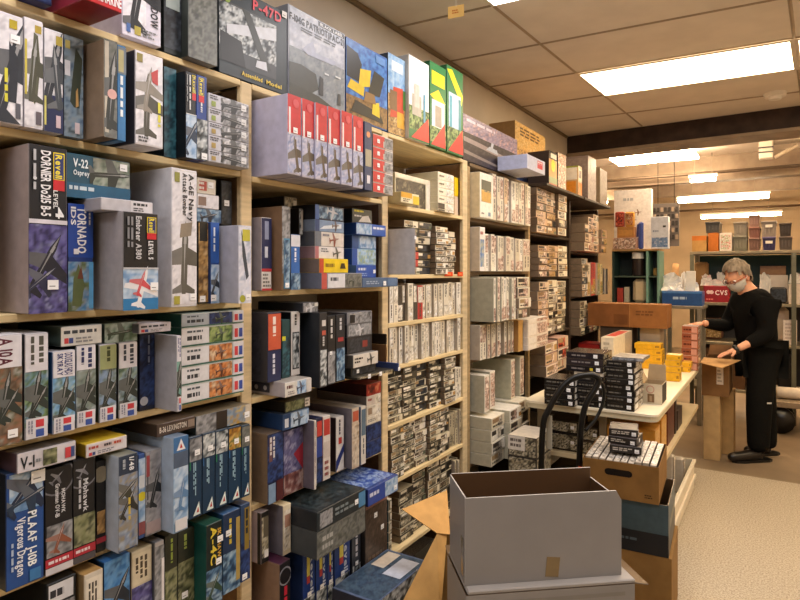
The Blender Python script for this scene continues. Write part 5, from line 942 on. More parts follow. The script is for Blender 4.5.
Os = layers(682, 698, 370, [362, 355, 348, 340, 333, 326], TZ, .16, 'orange-brown wrapped packet, %s in the pile under the worker\'s far hand', [col('b0603c', '8c4c34', 'b89888'), col('c47448', 'a05c40', 'd0b4a0')], lambda i: ([('L', .1, .3, .8, .7, 1, '5c2c20'), ('R', .6, .1, .95, .9, 'c8907c')], [('A', .05, .1, .95, .9, 'kitp')]), names=lab)
rb = layers(579, 600, 360, [352, 343], TZ, .2, 'red kit box, %s of two lying behind the black stacks', [col('b02420', '8c1c1c', 'a82c28')], lambda i: ([('R', 0, .1, 1, .9, 'b82820')], [('R', 0, .1, 1, .9, '8c2020')]), names=['lower', 'upper'], mat='card')
p = onZ(601, 378, TZ)
wbx = carton('white_carton', p.x, p.x+.085, p.y, p.y+.62, TZ+.001, TZ+.29, col('d4c8b0', 'd8ccb4', 'dcd0bc'), 'long white carton with red-lidded top standing behind the black stacks', 'carton', None, [('R', .1, .05, .55, .4, '8c3428'), ('R', .6, 0, 1, 1, 'a89c8c')], [('L', .2, .1, .7, .9, 7, 'a89c88')], [('R', .15, .1, .85, .9, 'c03c30')])
# ---- kits on the lower shelf and below
LC = ['d89030', 'c8862c', '6c3424', '7c3c2c', '2c2420', '5c4c40', '241c1c']
yy = TY0+.10; k = 0
for wd, cc_, hh, lab in ((.16, 'c08430', .19, 'amber box on the table\'s lower shelf, nearest the corner'), (.18, 'c88c34', .2, 'second amber box on the table\'s lower shelf'), (.26, '6c3424', .22, 'dark red box on the table\'s lower shelf'), (.05, '1c1a1a', .24, 'thin black board standing on the table\'s lower shelf'), (.22, '2c2428', .13, 'low black box at the far end of the table\'s lower shelf')):
    carton('stock_box', TX1-.28, TX1-.03, yy, yy+wd, .4562, .4562+hh, col(cc_, cc_), lab, 'box', None, [('A', .05, .05, .95, .95, [cc_, 'd8b070' if k < 2 else '3c2420', cc_])]); yy += wd+.05; k += 1
for i, (ya, wd, hh) in enumerate(((TY0+.12, .3, .28), (TY0+.12, .3, .0))):
    pass
DKS = layers(556, 578, 446, [438, 431, 424, 417], .02, .2, 'dark kit box, %s layer under the table behind the trolley', BKC, lambda i: ([('R', .02, .1, .98, .9, '1a1816'), ('L', .1, .3, .8, .7, 1, '5c5850')], None), yy=3.5) if False else None
for i, (x0, x1, z0, z1, c1, lab) in enumerate(((-1.16, -.98, .4562, .56, '24201c', 'black kit box under the tabletop, lower left behind the trolley'), (-1.16, -.98, .561, .63, '2c2622', 'black kit box under the tabletop, upper left behind the trolley'), (-.96, -.87, .4562, .53, '4c4238', 'kit box with tan art under the tabletop behind the trolley'), (-.96, -.87, .531, .61, '3c342c', 'dark kit box on the tan-art one under the tabletop'))):
    carton('kit_box', x0, x1, TY0+.12, TY0+.32, z0, z1, col(c1, c1), lab, 'kit box', None, None, [('A', .05, .1, .95, .9, 'kitd'), ('S', .8, .5, .02)], None, 'wrap')
for i, (x0, x1, z0, z1, c1, lab) in enumerate(((-1.16, -.98, .001, .12, '5c5444', 'grey-brown kit box on the floor below the table, lowest left'), (-1.16, -.98, .121, .2, 'c8c0ac', 'white-labelled kit box on the grey-brown one below the table'), (-1.16, -1.0, .201, .34, '24201c', 'black kit box topmost of the left pile below the table'))):
    carton('kit_box', x0, x1, TY0+.16, TY0+.36, z0, z1, col(c1, c1), lab, 'kit box', None, None, [('A', .05, .1, .95, .9, 'kitd' if i != 1 else 'kitw'), ('R', .1, .2, .6, .8, 'd8d0c0' if i == 1 else '28241e')], None, 'wrap')
# white crate of pale sprues under the table edge
cr = empty('white_crate', (-.64, 4.0, 0), 'white plastic crate full of pale parts on the floor under the table', 'crate')
mb = Mb(); x0, x1, y0, y1 = -.86, -.5, 3.62, 4.62
mb.box(x0, x1, y0, y1, .0, .012, 'd4c8ae'); mb.box(x1-.01, x1, y0, y1, .012, .2, 'dccfb4'); mb.box(x0, x0+.01, y0, y1, .012, .2, 'dccfb4'); mb.box(x0+.01, x1-.01, y0, y0+.01, .012, .2, 'dccfb4'); mb.box(x0+.01, x1-.01, y1-.01, y1, .012, .2, 'dccfb4'); mb.box(x1, x1+.012, y0, y1, .08, .1, 'e4d8c0'); mb.box(x1, x1+.012, y0, y1, .185, .2, 'e4d8c0')
child(mb, 'crate_body', 'plastic', cr)
for i in range(14):
    xa = R.uniform(x0+.03, x1-.12); ya = y0+.02+i*.069
    carton('parts_bag', xa, xa+R.uniform(.07, .11), ya, ya+.06, .0125, R.uniform(.22, .36), col(R.choice(('d4c8b4', 'c4b8a4', 'b0a490', 'e0d8c8')), 'c8bca8'), 'pale bagged parts standing upright in the white crate', 'parts bag', 'pale parts in the white crate', [('A', .02, .02, .98, .98, 'kitw')], None, None, 'wrap', ch=.012)
# ================================================================== cartons in the aisle
WBx = dict(mat='paint')
ax = math.radians(40)                          # heading of the white cartons
def frame(px, py, z): return onZ(px, py, z)
P0 = onZ(465, 498.5, .79); ex = Vector((math.cos(ax), math.sin(ax), 0)); ey = Vector((-math.sin(ax), math.cos(ax), 0))
Dw = (P0-EYE).dot(FW); w_ = (621-465)/600*Dw*1.065; d_ = .22
ctr = P0+ex*(w_/2)+ey*(d_/2)
cx, cy = ctr.x, ctr.y
lo = open_carton('white_carton', cx-w_/2-.005, cx+w_/2+.03, cy-d_/2-.02, cy+d_/2+.03, .001, .50, '96918c', '6c5438', 'pale grey carton standing on the floor below the big open one', (('e', -12, .05), ('n', 5, .06)), Y=[('R', .07, .93, .94, .955, '8c867e')], rotz=ax, mat='paint')
lid = Mb(); lid.box(cx-w_/2-.012, cx+w_/2+.02, cy-d_/2-.026, cy+d_/2+.025, .5005, .515, 'a29c96', .004); lo2 = lid.build('lid', 'paint', loc=(cx, cy, .001)); lo2.location = (0, 0, 0); lo2.parent = lo
z0w, z1w = .516, .79
mb = Mb()
t = .005; X0, X1, Y0, Y1 = cx-w_/2, cx+w_/2, cy-d_/2, cy+d_/2
FC, IC = '94908d', '5a4028'
c_ = .03        # the cut corner
pr = [(X0, z0w), (X1, z0w), (X1, z1w-c_), (X1-c_*.6, z1w), (X0, z1w)]
def plate(pts2, ya, yb, inner):
    n = len(pts2); A = [Vector((x, ya, z)) for x, z in pts2]; B = [Vector((x, yb, z)) for x, z in pts2]
    mb.quad(A, C(FC if ya < yb and inner == 'b' else FC)); mb.quad(list(reversed(B)), C(IC if inner == 'b' else FC))
    for i in range(n): mb.quad([A[i], B[i], B[(i+1) % n], A[(i+1) % n]], C('c8c2ba'))
plate(pr, Y0, Y0+t, 'b')
mb.box(X0, X0+t, Y0+t, Y1, z0w, z1w+.002, {'*': FC, 'X': IC, 'Z': 'c8c2ba'}, .0008); mb.box(X1-t, X1, Y0+t, Y1, z0w, z1w-c_, {'*': FC, 'x': IC, 'Z': 'c8c2ba'}, .0008)
mb.box(X0+t, X1-t, Y1-t, Y1, z0w, z1w+.006, {'*': FC, 'y': IC, 'Z': 'c8c2ba'}, .0008); mb.box(X0+t, X1-t, Y0+t, Y1-t, z0w, z0w+t, {'*': FC, 'Z': IC}, .0008)
bw = mb.build('white_carton', 'paint', loc=(cx, cy, z0w)); bw.rotation_euler = (0, 0, ax)
tag(bw, 'large open-topped pale grey carton with brown inside, in the front of the aisle', 'carton')
mb = Mb(); mb.box(X0+w_*.5, X0+w_*.585, Y0-.0012, Y0-.0002, z0w+.012, z0w+.075, '8a7450', .0004)
tape = mb.build('packing_tape', 'wrap', loc=(cx, cy, z0w)); tape.location = (0, 0, 0); tape.rotation_euler = (0, .1, 0); tape.parent = bw
mb = Mb(); mb.box(X0-.0012, X0-.0002, Y0+.02, Y0+.05, z0w+.02, z0w+.14, '6c655c', .0004)
tape = mb.build('packing_tape', 'wrap', loc=(cx, cy, z0w)); tape.location = (0, 0, 0); tape.parent = bw
# brown carton with raised flaps between the shelves and the white ones
def panel(mb, pts, n, t, c1, c2=None):
    A = [Vector(p) for p in pts]; B = [p+n*t for p in A]
    mb.quad(A, C(c1)); mb.quad(list(reversed(B)), C(c2 or c1))
    for i in range(len(A)): mb.quad([A[i], B[i], B[(i+1) % len(A)], A[(i+1) % len(A)]], C('b89058'))
kc = empty('flap_carton', (-1.1, 2.3, 0), 'opened brown carton with two spread flaps left of the white cartons', 'carton')
a_, b_, e_ = atD(402, 509, 2.35), atD(447, 490, 2.5), atD(450, 534, 2.3)
mb = Mb(); panel(mb, [a_, atD(437, 533, 2.25), e_, b_], Vector((0, .3, -1)).normalized(), .004, 'd0a060'); child(mb, 'flap', 'kraft', kc)
mb = Mb(); g_ = atD(437, 534, 2.25); h_ = atD(402, 603, 2.12); i_ = atD(440, 625, 2.12); panel(mb, [g_, h_, i_, atD(447, 535, 2.3)], Vector((-.5, .6, -.3)).normalized(), .004, 'cda061'); child(mb, 'flap', 'kraft', kc)
mb = Mb(); bx = Vector((-1.12, 2.36, 0))
for (q0, q1) in (((-.10, -.12), (.14, -.12)), ((.14, -.12), (.14, .14)), ((.14, .14), (-.1, .14)), ((-.1, .14), (-.1, -.12))):
    A = bx+Vector((*q0, 0)); B = bx+Vector((*q1, 0)); nrm = (B-A).cross(UP).normalized()
    panel(mb, [A, B, B+UP*.42, A+UP*.42], -nrm, .004, 'b08850', '8c6838')
child(mb, 'carton_body', 'kraft', kc)
# stack by the table corner: kraft carton, dark blue carton, brown carton of small kits
aY = math.radians(4)
def placed(px, py, z, w, d, rot):
    p = onZ(px, py, z); e1 = Vector((math.cos(rot), math.sin(rot), 0)); e2 = Vector((-math.sin(rot), math.cos(rot), 0)); return p-e1*(w/2)+e2*(d/2)
D3 = 2.46
pb = EYE+ray(668.5, 506)*D3; zb1 = pb.z; wB, dB = .34, .36
cB = placed(668.5, 506, zb1, wB, dB, aY); zb0 = zb1-.215
kz = Mb()
kb = carton('kraft_carton', cB.x-wB/2+.0, cB.x+wB/2+.012, cB.y-dB/2+.0, cB.y+dB/2+.01, .001, zb0-.001, col('8c6a3c', '8c6a3c'), 'closed brown carton on the floor at the bottom of the stack by the table', 'carton', None, None, None, None, 'kraft', aY)
bc = open_carton('blue_carton', cB.x-wB/2, cB.x+wB/2, cB.y-dB/2, cB.y+dB/2, zb0, zb1, '3f525a', '6c5438', 'dark blue and black carton below the brown box of small kits', (), Y=[('R', 0, 0, 1, .42, '14161c'), ('G', [(0, .42), (.55, .42), (0, .56)], '2c3a42'), ('T', .36, .2, .66, .29, 'HAMMA', '4c5860', H)], X=[('R', 0, 0, 1, .4, '1c2026'), ('R', .2, .45, .98, .62, '84806c')], rotz=aY, mat='card')
pc = EYE+ray(659, 468)*(D3+.0); wC, dC = .305, .385
cC = placed(659, 468, pc.z, wC, dC, aY); zc0 = zb1+.002; zc1 = pc.z
bk = open_carton('brown_carton', cC.x-wC/2, cC.x+wC/2, cC.y-dC/2, cC.y+dC/2, zc0, zc1, '8a6536', '6c4c28', 'brown carton with hand slot, filled with small black and white kits', (), Y=[('R', .34, .62, .62, .8, '1c140c'), ('E', .34, .71, .013, '1c140c'), ('E', .62, .71, .013, '1c140c'), ('L', .82, .12, .94, .24, 2, '4c3820')], rotz=aY)
e1 = Vector((math.cos(aY), math.sin(aY), 0)); e2 = Vector((-math.sin(aY), math.cos(aY), 0))
def inC(u, v, z): q = cC+e1*((u-.5)*wC)+e2*((v-.5)*dC); return Vector((q.x, q.y, z))
for i in range(10):            # kits standing in the carton, tops showing
    q = inC(.07+.095*i, .5, 0); hw, hd = .0125, dC/2-.012
    carton('kit_box', q.x-hw, q.x+hw, q.y-hd, q.y+hd, zc0+.006, zc1+R.uniform(.0, .014), col('3c342c', 'b8ac98', 'c8bcac'), 'small white-edged kit box, %s across the brown carton of kits' % ORD[i], 'kit box', None, None, [('A', .1, .1, .9, .9, 'kit')], [('A', .03, .05, .97, .95, ['e4dccf', '3c342c', 'd8ccba', '5c5044', 'ece4d8'], i)], rotz=aY, pivot=(q.x, q.y, zc0+.006), seed=i)
zt = zc1+.0150
for i, (u, v, w, d, rt, nm) in enumerate(((.52, .42, .13, .14, .15, 'lowest'), (.5, .44, .12, .13, .02, 'middle'), (.47, .48, .12, .13, .2, 'topmost'))):
    q = inC(u, v, 0)
    carton('kit_box', q.x-w/2, q.x+w/2, q.y-d/2, q.y+d/2, zt+.0005, zt+.032, col('1c1814', '241e1a', '3c302a'), 'black kit box with white print, %s of three on the brown carton' % nm, 'kit box', None, [('S', .4, .5, .018)], [('L', .1, .25, .75, .75, 2, 'c8c0b4'), ('S', .86, .4, .018)], None, 'card', rotz=aY+rt-.1, pivot=(q.x, q.y, zt), seed=i)
    zt += .0325
# ================================================================== hand truck
ht = empty('hand_truck', (-.62, 2.95, 0), 'black tubular hand truck standing before the packing table', 'hand truck')
Dh = 2.82
def hp(px, py, k=0): return atD(px, py, Dh+k)
L0 = [hp(541, 478), hp(542, 440), hp(544, 420), hp(548, 411), hp(556, 396), hp(565, 384), hp(574, 378), hp(584, 375.5), hp(592, 375), hp(597, 377), hp(598.5, 381), hp(595, 389), hp(587, 402), hp(582, 420), hp(580, 445), hp(579, 478)]
def smooth(P, n=4):
    out = []
    for i in range(len(P)-1):
        p0, p1, p2, p3 = P[max(i-1, 0)], P[i], P[i+1], P[min(i+2, len(P)-1)]
        for k in range(n):
            t = k/n; out.append(.5*((2*p1)+(p2-p0)*t+(2*p0-5*p1+4*p2-p3)*t*t+(3*p1-p0-3*p2+p3)*t**3))
    return out+[P[-1]]
ft = lambda px: Vector((hp(px, 478).x, hp(px, 478).y, .09))
mb = Mb(); mb.tube([ft(541)]+smooth(L0)+[ft(579)], .0145, '14120f', 10); child(mb, 'handle_frame', 'metal', ht, True)
mb = Mb(); mb.tube(smooth([hp(598, 381, .01), hp(602, 384, .03), hp(604, 393, .03), hp(602, 406, .03), hp(595, 420, .02), hp(585, 431, .0)]), .008, '14120f', 8); child(mb, 'rear_brace', 'metal', ht, True)
for z in (.25, .5):
    a, b = ft(541), ft(579); mb = Mb(); mb.tube([Vector((a.x, a.y, z)), Vector((b.x, b.y, z))], .011, '1a1714', 8); child(mb, 'crossbar', 'metal', ht, True)
a, b = ft(541), ft(579)
mb = Mb(); u = (b-a).normalized(); n = Vector((u.y, -u.x, 0))
for s_ in (1,):
    P = [a-u*.02, b+u*.0, b+u*.0-n*.2, a-u*.02-n*.2]; slab(mb, [(p.x, p.y) for p in P], .002, .008, '1c1916')
child(mb, 'toe_plate', 'metal', ht)
for p in (a+u*.05, b-u*.05):
    mb = Mb(); c0 = Vector((p.x, p.y, .08))-n*.01; mb.tube([c0-u*.02, c0+u*.02], .08, '16130f', 20); child(mb, 'wheel', 'plastic', ht, True)
mb = Mb(); q = hp(583, 471, -.03); mb.tube([q-Vector((.02, 0, 0)), q+Vector((.03, .01, 0))], [.018, .014], 'd85c28', 10); child(mb, 'orange_grip', 'plastic', ht, True)
mb = Mb(); q = hp(548, 428, .02); mb.box(q.x-.008, q.x+.02, q.y-.002, q.y+.003, q.z-.1, q.z+.06, 'b0a894'); child(mb, 'label_strip', 'paper', ht)

zc = .001
for i, (h_, c1) in enumerate(((.14, '3c342c'), (.12, '2a2622'), (.13, '443a30'), (.11, '2c2824'), (.11, '4c4438'))):
    carton('kit_box', -1.25, -1.09, 3.08, 3.32, zc, zc+h_, col(c1, c1, 'd0c4b0' if i == 4 else c1), 'dark kit box, %s from the floor in the pile beside the trolley' % ORD[i], 'kit box', None, [('A', .03, .05, .97, .95, 'kitd')], [('A', .03, .05, .97, .95, 'kitd')]+([('R', .0, .3, .6, .98, 'e0d8cc'), ('L', .08, .4, .5, .9, 2, '6c6058')] if i == 4 else []))
    zc += h_+.001
# ================================================================== the worker
def skin(nodes, edges, sub=2):
    me = bpy.data.meshes.new('skin'); names = list(nodes); ix = {n: i for i, n in enumerate(names)}
    me.from_pydata([tuple(nodes[n][0]) for n in names], [(ix[a], ix[b]) for a, b in edges], []); o = bpy.data.objects.new('skin', me); COL.objects.link(o)
    m = o.modifiers.new('s', 'SKIN'); m.use_smooth_shade = True
    for i, n in enumerate(names):
        r = nodes[n][1]; me.skin_vertices[0].data[i].radius = r if isinstance(r, tuple) else (r, r)
    me.skin_vertices[0].data[0].use_root = True
    o.modifiers.new('d', 'SUBSURF').levels = sub; o.modifiers['d'].render_levels = sub
    dg = bpy.context.evaluated_depsgraph_get(); dg.update(); ev = o.evaluated_get(dg).to_mesh()
    vs = [tuple(v.co) for v in ev.vertices]; fs = [tuple(p.vertices) for p in ev.polygons]
    bpy.data.objects.remove(o); bpy.data.meshes.remove(me); return vs, fs
pp = atD
pr_ = empty('person', (-.15, 5.66, 0), 'person in black sweater and trousers, grey hair and white face mask, packing at the table', 'person')
SK = 'd09878'
J = {'pelvis': pp(760, 352, 4.86), 'waist': pp(757, 338, 4.86), 'chest': pp(753, 314, 4.85), 'upper': pp(750, 298, 4.85), 'neck': pp(746, 287, 4.85), 'skull': pp(739, 277, 4.84),
     'shN': pp(763, 300, 4.70), 'elN': pp(768, 334, 4.66), 'wrN': pp(737, 349, 4.62), 'shF': pp(740, 301, 5.0), 'elF': pp(727, 326, 5.03), 'wrF': pp(703, 323, 4.82),
     'hipN': pp(764, 358, 4.76), 'knN': pp(759, 403, 4.74), 'anN': pp(759, 447, 4.76), 'hipF': pp(757, 358, 4.95), 'knF': pp(764, 403, 4.94), 'anF': pp(767, 444, 4.93)}
BE = [('pelvis', 'waist'), ('waist', 'chest'), ('chest', 'upper'), ('upper', 'neck'), ('neck', 'skull'), ('upper', 'shN'), ('shN', 'elN'), ('elN', 'wrN'), ('upper', 'shF'), ('shF', 'elF'), ('elF', 'wrF'), ('pelvis', 'hipN'), ('hipN', 'knN'), ('knN', 'anN'), ('pelvis', 'hipF'), ('hipF', 'knF'), ('knF', 'anF')]
BR = dict(pelvis=.12, waist=.12, chest=.125, upper=.09, neck=.052, skull=.07, shN=.055, elN=.04, wrN=.027, shF=.055, elF=.04, wrF=.027, hipN=.08, knN=.055, anN=.04, hipF=.08, knF=.055, anF=.04)
body = Mb(); vs, fs = skin({k: (J[k], BR[k]) for k in J}, BE); body.raw(vs, fs, C(SK))
# head: face looks down to the left
hc = pp(737.5, 277, 4.84)
f = (-RT*.90-FW*.40); f.normalize(); tl = math.radians(30); hf = (f*math.cos(tl)-UP*math.sin(tl)).normalized(); hs = hf.cross(UP).normalized(); hu = hs.cross(hf).normalized()
def head(a, b, c): return hc+hf*a+hs*b+hu*c
NU, NV = 28, 20
def sphere(fn, keep=None):
    vs, fs, idx = [], [], {}
    for j in range(NV+1):
        for i in range(NU):
            th = math.pi*j/NV; ph = 2*math.pi*i/NU; d = (math.sin(th)*math.cos(ph), math.sin(th)*math.sin(ph), math.cos(th)); idx[(i, j)] = len(vs); vs.append((fn(d), d))
    for j in range(NV):
        for i in range(NU):
            q = [(i, j), (i, j+1), ((i+1) % NU, j+1), ((i+1) % NU, j)]
            dm = [sum(vs[idx[k]][1][n] for k in q)/4 for n in range(3)]
            if keep is None or keep(dm): fs.append(tuple(idx[k] for k in q))
    return [v[0] for v in vs], fs
def hshape(d, s=1):
    a, b, c = d; w = .078*(1-.22*max(0, -c)*max(0, a)); jaw = 1+.08*max(0, -c)*max(0, a)
    nose = .026*math.exp(-((b/.16)**2+((c+.12)/.22)**2)) if a > .5 else 0
    brow = .006*math.exp(-((c-.22)/.1)**2) if a > .6 else 0
    eye = -.008*(math.exp(-(((abs(b)-.38)/.16)**2+((c-.08)/.1)**2))) if a > .5 else 0
    return head((.098*jaw*a+nose+brow+eye)*s, w*b*s, .122*c*s)
vs, fs = sphere(hshape); body.raw(vs, fs, C(SK))
for sgn in (1, -1):
    vs, fs = sphere(lambda d: head(-.008+.022*d[0], sgn*.078+.012*d[1], -.005+.034*d[2])); body.raw(vs, fs, C('cc8c70'))      # ears
    vs, fs = sphere(lambda d: head(.082+.012*d[0], sgn*.031+.014*d[1], .012+.010*d[2])); body.raw(vs, fs, C('ece4dc'))
    vs, fs = sphere(lambda d: head(.090+.006*d[0], sgn*.031+.006*d[1], .011+.006*d[2])); body.raw(vs, fs, C('2c2420'))
# hands: palm and five separate fingers
def hand(w, dr, nrm, side, curl=.35, sc=1.0):
    dr = dr.normalized(); nrm = (nrm-dr*nrm.dot(dr)).normalized(); sd = dr.cross(nrm).normalized()*side
    N = {'w': (w, (.026, .020)), 'p': (w+dr*.045*sc, (.036, .017)), 'k': (w+dr*.085*sc, (.040, .014))}; E = [('w', 'p'), ('p', 'k')]
    vs, fs = skin(N, E, 2); body.raw(vs, fs, C(SK))
    for i, (off, ln) in enumerate(((.031, .075), (.011, .085), (-.010, .080), (-.030, .062))):
        p = w+dr*.07*sc+sd*off*sc; d = (dr+sd*off*2.2).normalized(); Nf = {}; prev = None; Ef = []
        for k in range(4):
            Nf[str(k)] = (p, .0095-.0008*k)
            if prev is not None: Ef.append((prev, str(k)))
            prev = str(k); d = (d-nrm*curl).normalized() if k else d; p = p+d*(ln*sc*(.45, .33, .25, 0)[k])
        vs, fs = skin(Nf, Ef, 2); body.raw(vs, fs, C(SK))
    p = w+dr*.025*sc+sd*.022*sc; Nf = {'0': (p, .013), '1': (p+(dr*.5+sd*.8-nrm*.3).normalized()*.04*sc, .011), '2': (p+(dr*.5+sd*.8-nrm*.3).normalized()*.04*sc+(dr*.9+sd*.3-nrm*.4).normalized()*.034*sc, .0085)}
    vs, fs = skin(Nf, [('0', '1'), ('1', '2')], 2); body.raw(vs, fs, C(SK))
hand(J['wrN'], pp(711, 359, 4.66)-J['wrN'], UP+RT*.1, -1, .12)
hand(J['wrF'], pp(686, 327.5, 4.80)-J['wrF'], UP-FW*.2, 1, .3)
child(body, 'body', 'skin', pr_, True)
# clothing
up_ = ['pelvis', 'waist', 'chest', 'upper', 'neck', 'shN', 'elN', 'shF', 'elF']
N = {'waist': (pp(758.5, 350, 4.86), (.165, .15)), 'belly': (pp(756, 334, 4.86), (.172, .16)), 'chest': (pp(754, 314, 4.85), (.168, .165)), 'upper': (pp(751, 299, 4.85), (.12, .13)), 'collar': (pp(747.5, 289.5, 4.85), .066),
     'shN': (J['shN'], .085), 'elN': (J['elN'], .07), 'cuN': (J['elN'].lerp(J['wrN'], .72), .046), 'shF': (J['shF'], .082), 'elF': (J['elF'], .066), 'cuF': (J['elF'].lerp(J['wrF'], .93), .042)}
sw = Mb(); vs, fs = skin(N, [('waist', 'belly'), ('belly', 'chest'), ('chest', 'upper'), ('upper', 'collar'), ('upper', 'shN'), ('shN', 'elN'), ('elN', 'cuN'), ('upper', 'shF'), ('shF', 'elF'), ('elF', 'cuF')]); sw.raw(vs, fs, C('0e0d0c')); child(sw, 'sweater', 'cloth', pr_, True)
N = {'pelvis': (pp(760, 356, 4.86), (.158, .15)), 'hipN': (J['hipN'], .122), 'knN': (J['knN'], .102), 'anN': (pp(758.5, 440, 4.75), .088), 'heN': (pp(758.5, 452, 4.75), .088), 'hipF': (J['hipF'], .12), 'knF': (J['knF'], .1), 'anF': (pp(766, 438, 4.93), .086), 'heF': (pp(766, 449, 4.93), .086)}
tr = Mb(); vs, fs = skin(N, [('pelvis', 'hipN'), ('hipN', 'knN'), ('knN', 'anN'), ('anN', 'heN'), ('pelvis', 'hipF'), ('hipF', 'knF'), ('knF', 'anF'), ('anF', 'heF')]); vs = [(x, y, max(z, .03)) for x, y, z in vs]; tr.raw(vs, fs, C('13120f'))
trousers = child(tr, 'trousers', 'cloth', pr_, True)
q = pp(767, 404, 4.74-.1); mb = Mb(); panel(mb, [q, q+RT*.035, q+RT*.035+UP*.012, q+UP*.012], -FW, .002, 'b8b4ac'); lb = child(mb, 'reflective_label', 'paper', pr_)
for an, toe, D in ((J['anN'], (728, 456), 4.72), (J['anF'], (744, 449), 4.90)):
    t0 = pp(*toe, D); g = Vector((an.x, an.y, .05)); t0.z = .042; dv = (t0-g).normalized()
    N = {'h': (g-dv*.05+UP*.005, .045), 'm': (g+dv*.05+UP*.008, .048), 'b': (g+dv*.14, .044), 't': (t0, .034), 'c': (g+UP*.06-dv*.01, .05)}
    mb = Mb(); vs, fs = skin(N, [('h', 'm'), ('m', 'b'), ('b', 't'), ('h', 'c')]); vs = [(x, y, max(z, .014)) for x, y, z in vs]; mb.raw(vs, fs, C('1a1512')); sh = child(mb, 'shoe', 'plastic', pr_, True)
    s2 = Vector((-dv.y, dv.x, 0)); mb = Mb(); ou = [(-.095, -.03), (-.06, -.044), (.06, -.046), (.16, -.046), (.215, -.03), (.235, 0), (.215, .03), (.16, .046), (.06, .046), (-.06, .044), (-.095, .03)]
    slab(mb, [(g.x+dv.x*a+s2.x*b, g.y+dv.y*a+s2.y*b) for a, b in ou], .001, .02, '0c0b0a'); so = child(mb, 'sole', 'plastic', pr_); so.parent = sh
# hair, mask, glasses, watch
rr = random.Random(5)
def hairf(d):
    k = 1.04+.15*rr.random()+(.08 if d[2] > .3 else 0); a, b, c = d; return head(.100*a*k-.006, .086*b*k, .124*c*k+.004)
vs, fs = sphere(hairf, lambda d: d[2]*.85-d[0]*.80 > -.10+.22*rr.random() and not (d[2] < -.72)); mb = Mb(); mb.raw(vs, fs, C('76695a')); hr = child(mb, 'hair', 'hair', pr_, True)

vs, fs = sphere(lambda d: head(.098*d[0]*1.1+.022*max(0, d[0]-.4), .078*d[1]*1.06, .122*d[2]*1.03), lambda d: d[0] > .28 and -.86 < d[2] < .02); mb = Mb(); mb.raw(vs, fs, C('c8c4bc')); mk = child(mb, 'face_mask', 'paper', pr_, True)
for sgn in (1, -1):
    mb = Mb(); mb.tube([head(.06, sgn*.076, -.02), head(.02, sgn*.085, .0), head(-.02, sgn*.088, .015)], .002, 'c8c4bc', 5)
    e_ = child(mb, 'ear_loop', 'paper', pr_); e_.parent = mk
mb = Mb()
for sgn in (1, -1):
    mb.tube([head(.108+.0*k, sgn*.033+.022*math.cos(k*math.pi/6), .010+.017*math.sin(k*math.pi/6)) for k in range(13)], .0022, '7c3828', 5)
    mb.tube([head(.108, sgn*.055, .014), head(.03, sgn*.083, .016), head(-.02, sgn*.085, .008)], .0022, '7c3828', 5)
mb.tube([head(.108, .012, .012), head(.114, 0, .014), head(.108, -.012, .012)], .002, '7c3828', 5); child(mb, 'glasses', 'plastic', pr_)
d = (pp(711, 359, 4.66)-J['wrN']).normalized(); mb = Mb(); mb.tube([J['wrN']-d*.004, J['wrN']+d*.022], .036, '141414', 14); child(mb, 'watch', 'plastic', pr_, True)
# ================================================================== cartons beside the worker
kx = lambda c1: col(c1, c1)
t1 = carton('tall_carton', -.515, -.40, 5.37, 5.56, .001, .515, kx('b89868'), 'tall pale brown carton standing on the floor at the table\'s far end', 'carton', None, None, None, None, 'kraft')
t2 = carton('tall_carton', -.45, -.315, 5.60, 5.84, .001, .515, kx('b08c58'), 'second tall brown carton, behind the first at the worker\'s feet', 'carton', None, None, None, None, 'kraft')
up2 = open_carton('brown_carton', -.525, -.335, 5.36, 5.84, .516, .785, '7c5a36', '6c4c2c', 'open brown carton with white label and wide flap, in front of the worker', (('n', 40, .12),), Y=[('R', .55, .35, .8, .85, 'd0c4b4'), ('L', .58, .4, .77, .8, 4, '8c8478')])
mb = Mb(); panel(mb, [onZ(700, 363, .7905), onZ(704, 357.8, .7905), onZ(741, 360.5, .7905), onZ(722, 368.5, .7905)], UP, .004, 'd8b078', 'b89060')
fl_ = mb.build('flap', 'kraft', loc=tuple(up2.location)); fl_.location = (0, 0, 0); fl_.parent = up2; fl_['label'] = 'wide pale top flap'
# long brown carton lying across boxes at the far end of the table
sp = [carton('stock_carton', x0, x1, y0, 5.31, TZ+.001, 1.055, col(c1, c1), lab, 'carton', None, None, None, None, 'kraft') for x0, x1, y0, c1, lab in ((-1.25, -1.0, 5.07, '4c4034', 'dark carton under the long brown one at the table end'), (-.95, -.80, 5.12, 'a89880', 'grey-beige carton under the long brown one, behind the yellow stack'))]
a = onY(588, 303, 5.05); b = onY(667, 303, 5.05)
lg = carton('long_carton', a.x, b.x, 5.05, 5.29, 1.0565, a.z, col('8c5c30', '8c5c30', '946438'), 'long low brown carton lying across boxes behind the yellow stack', 'carton', None, None, [('R', 0, 0, .54, 1, '7c4e28'), ('R', .34, .1, .52, .55, '6c4220'), ('L', .62, .5, .85, .75, 2, '6c4424'), ('R', .54, 0, .547, 1, 'a07040')], None, 'kraft')
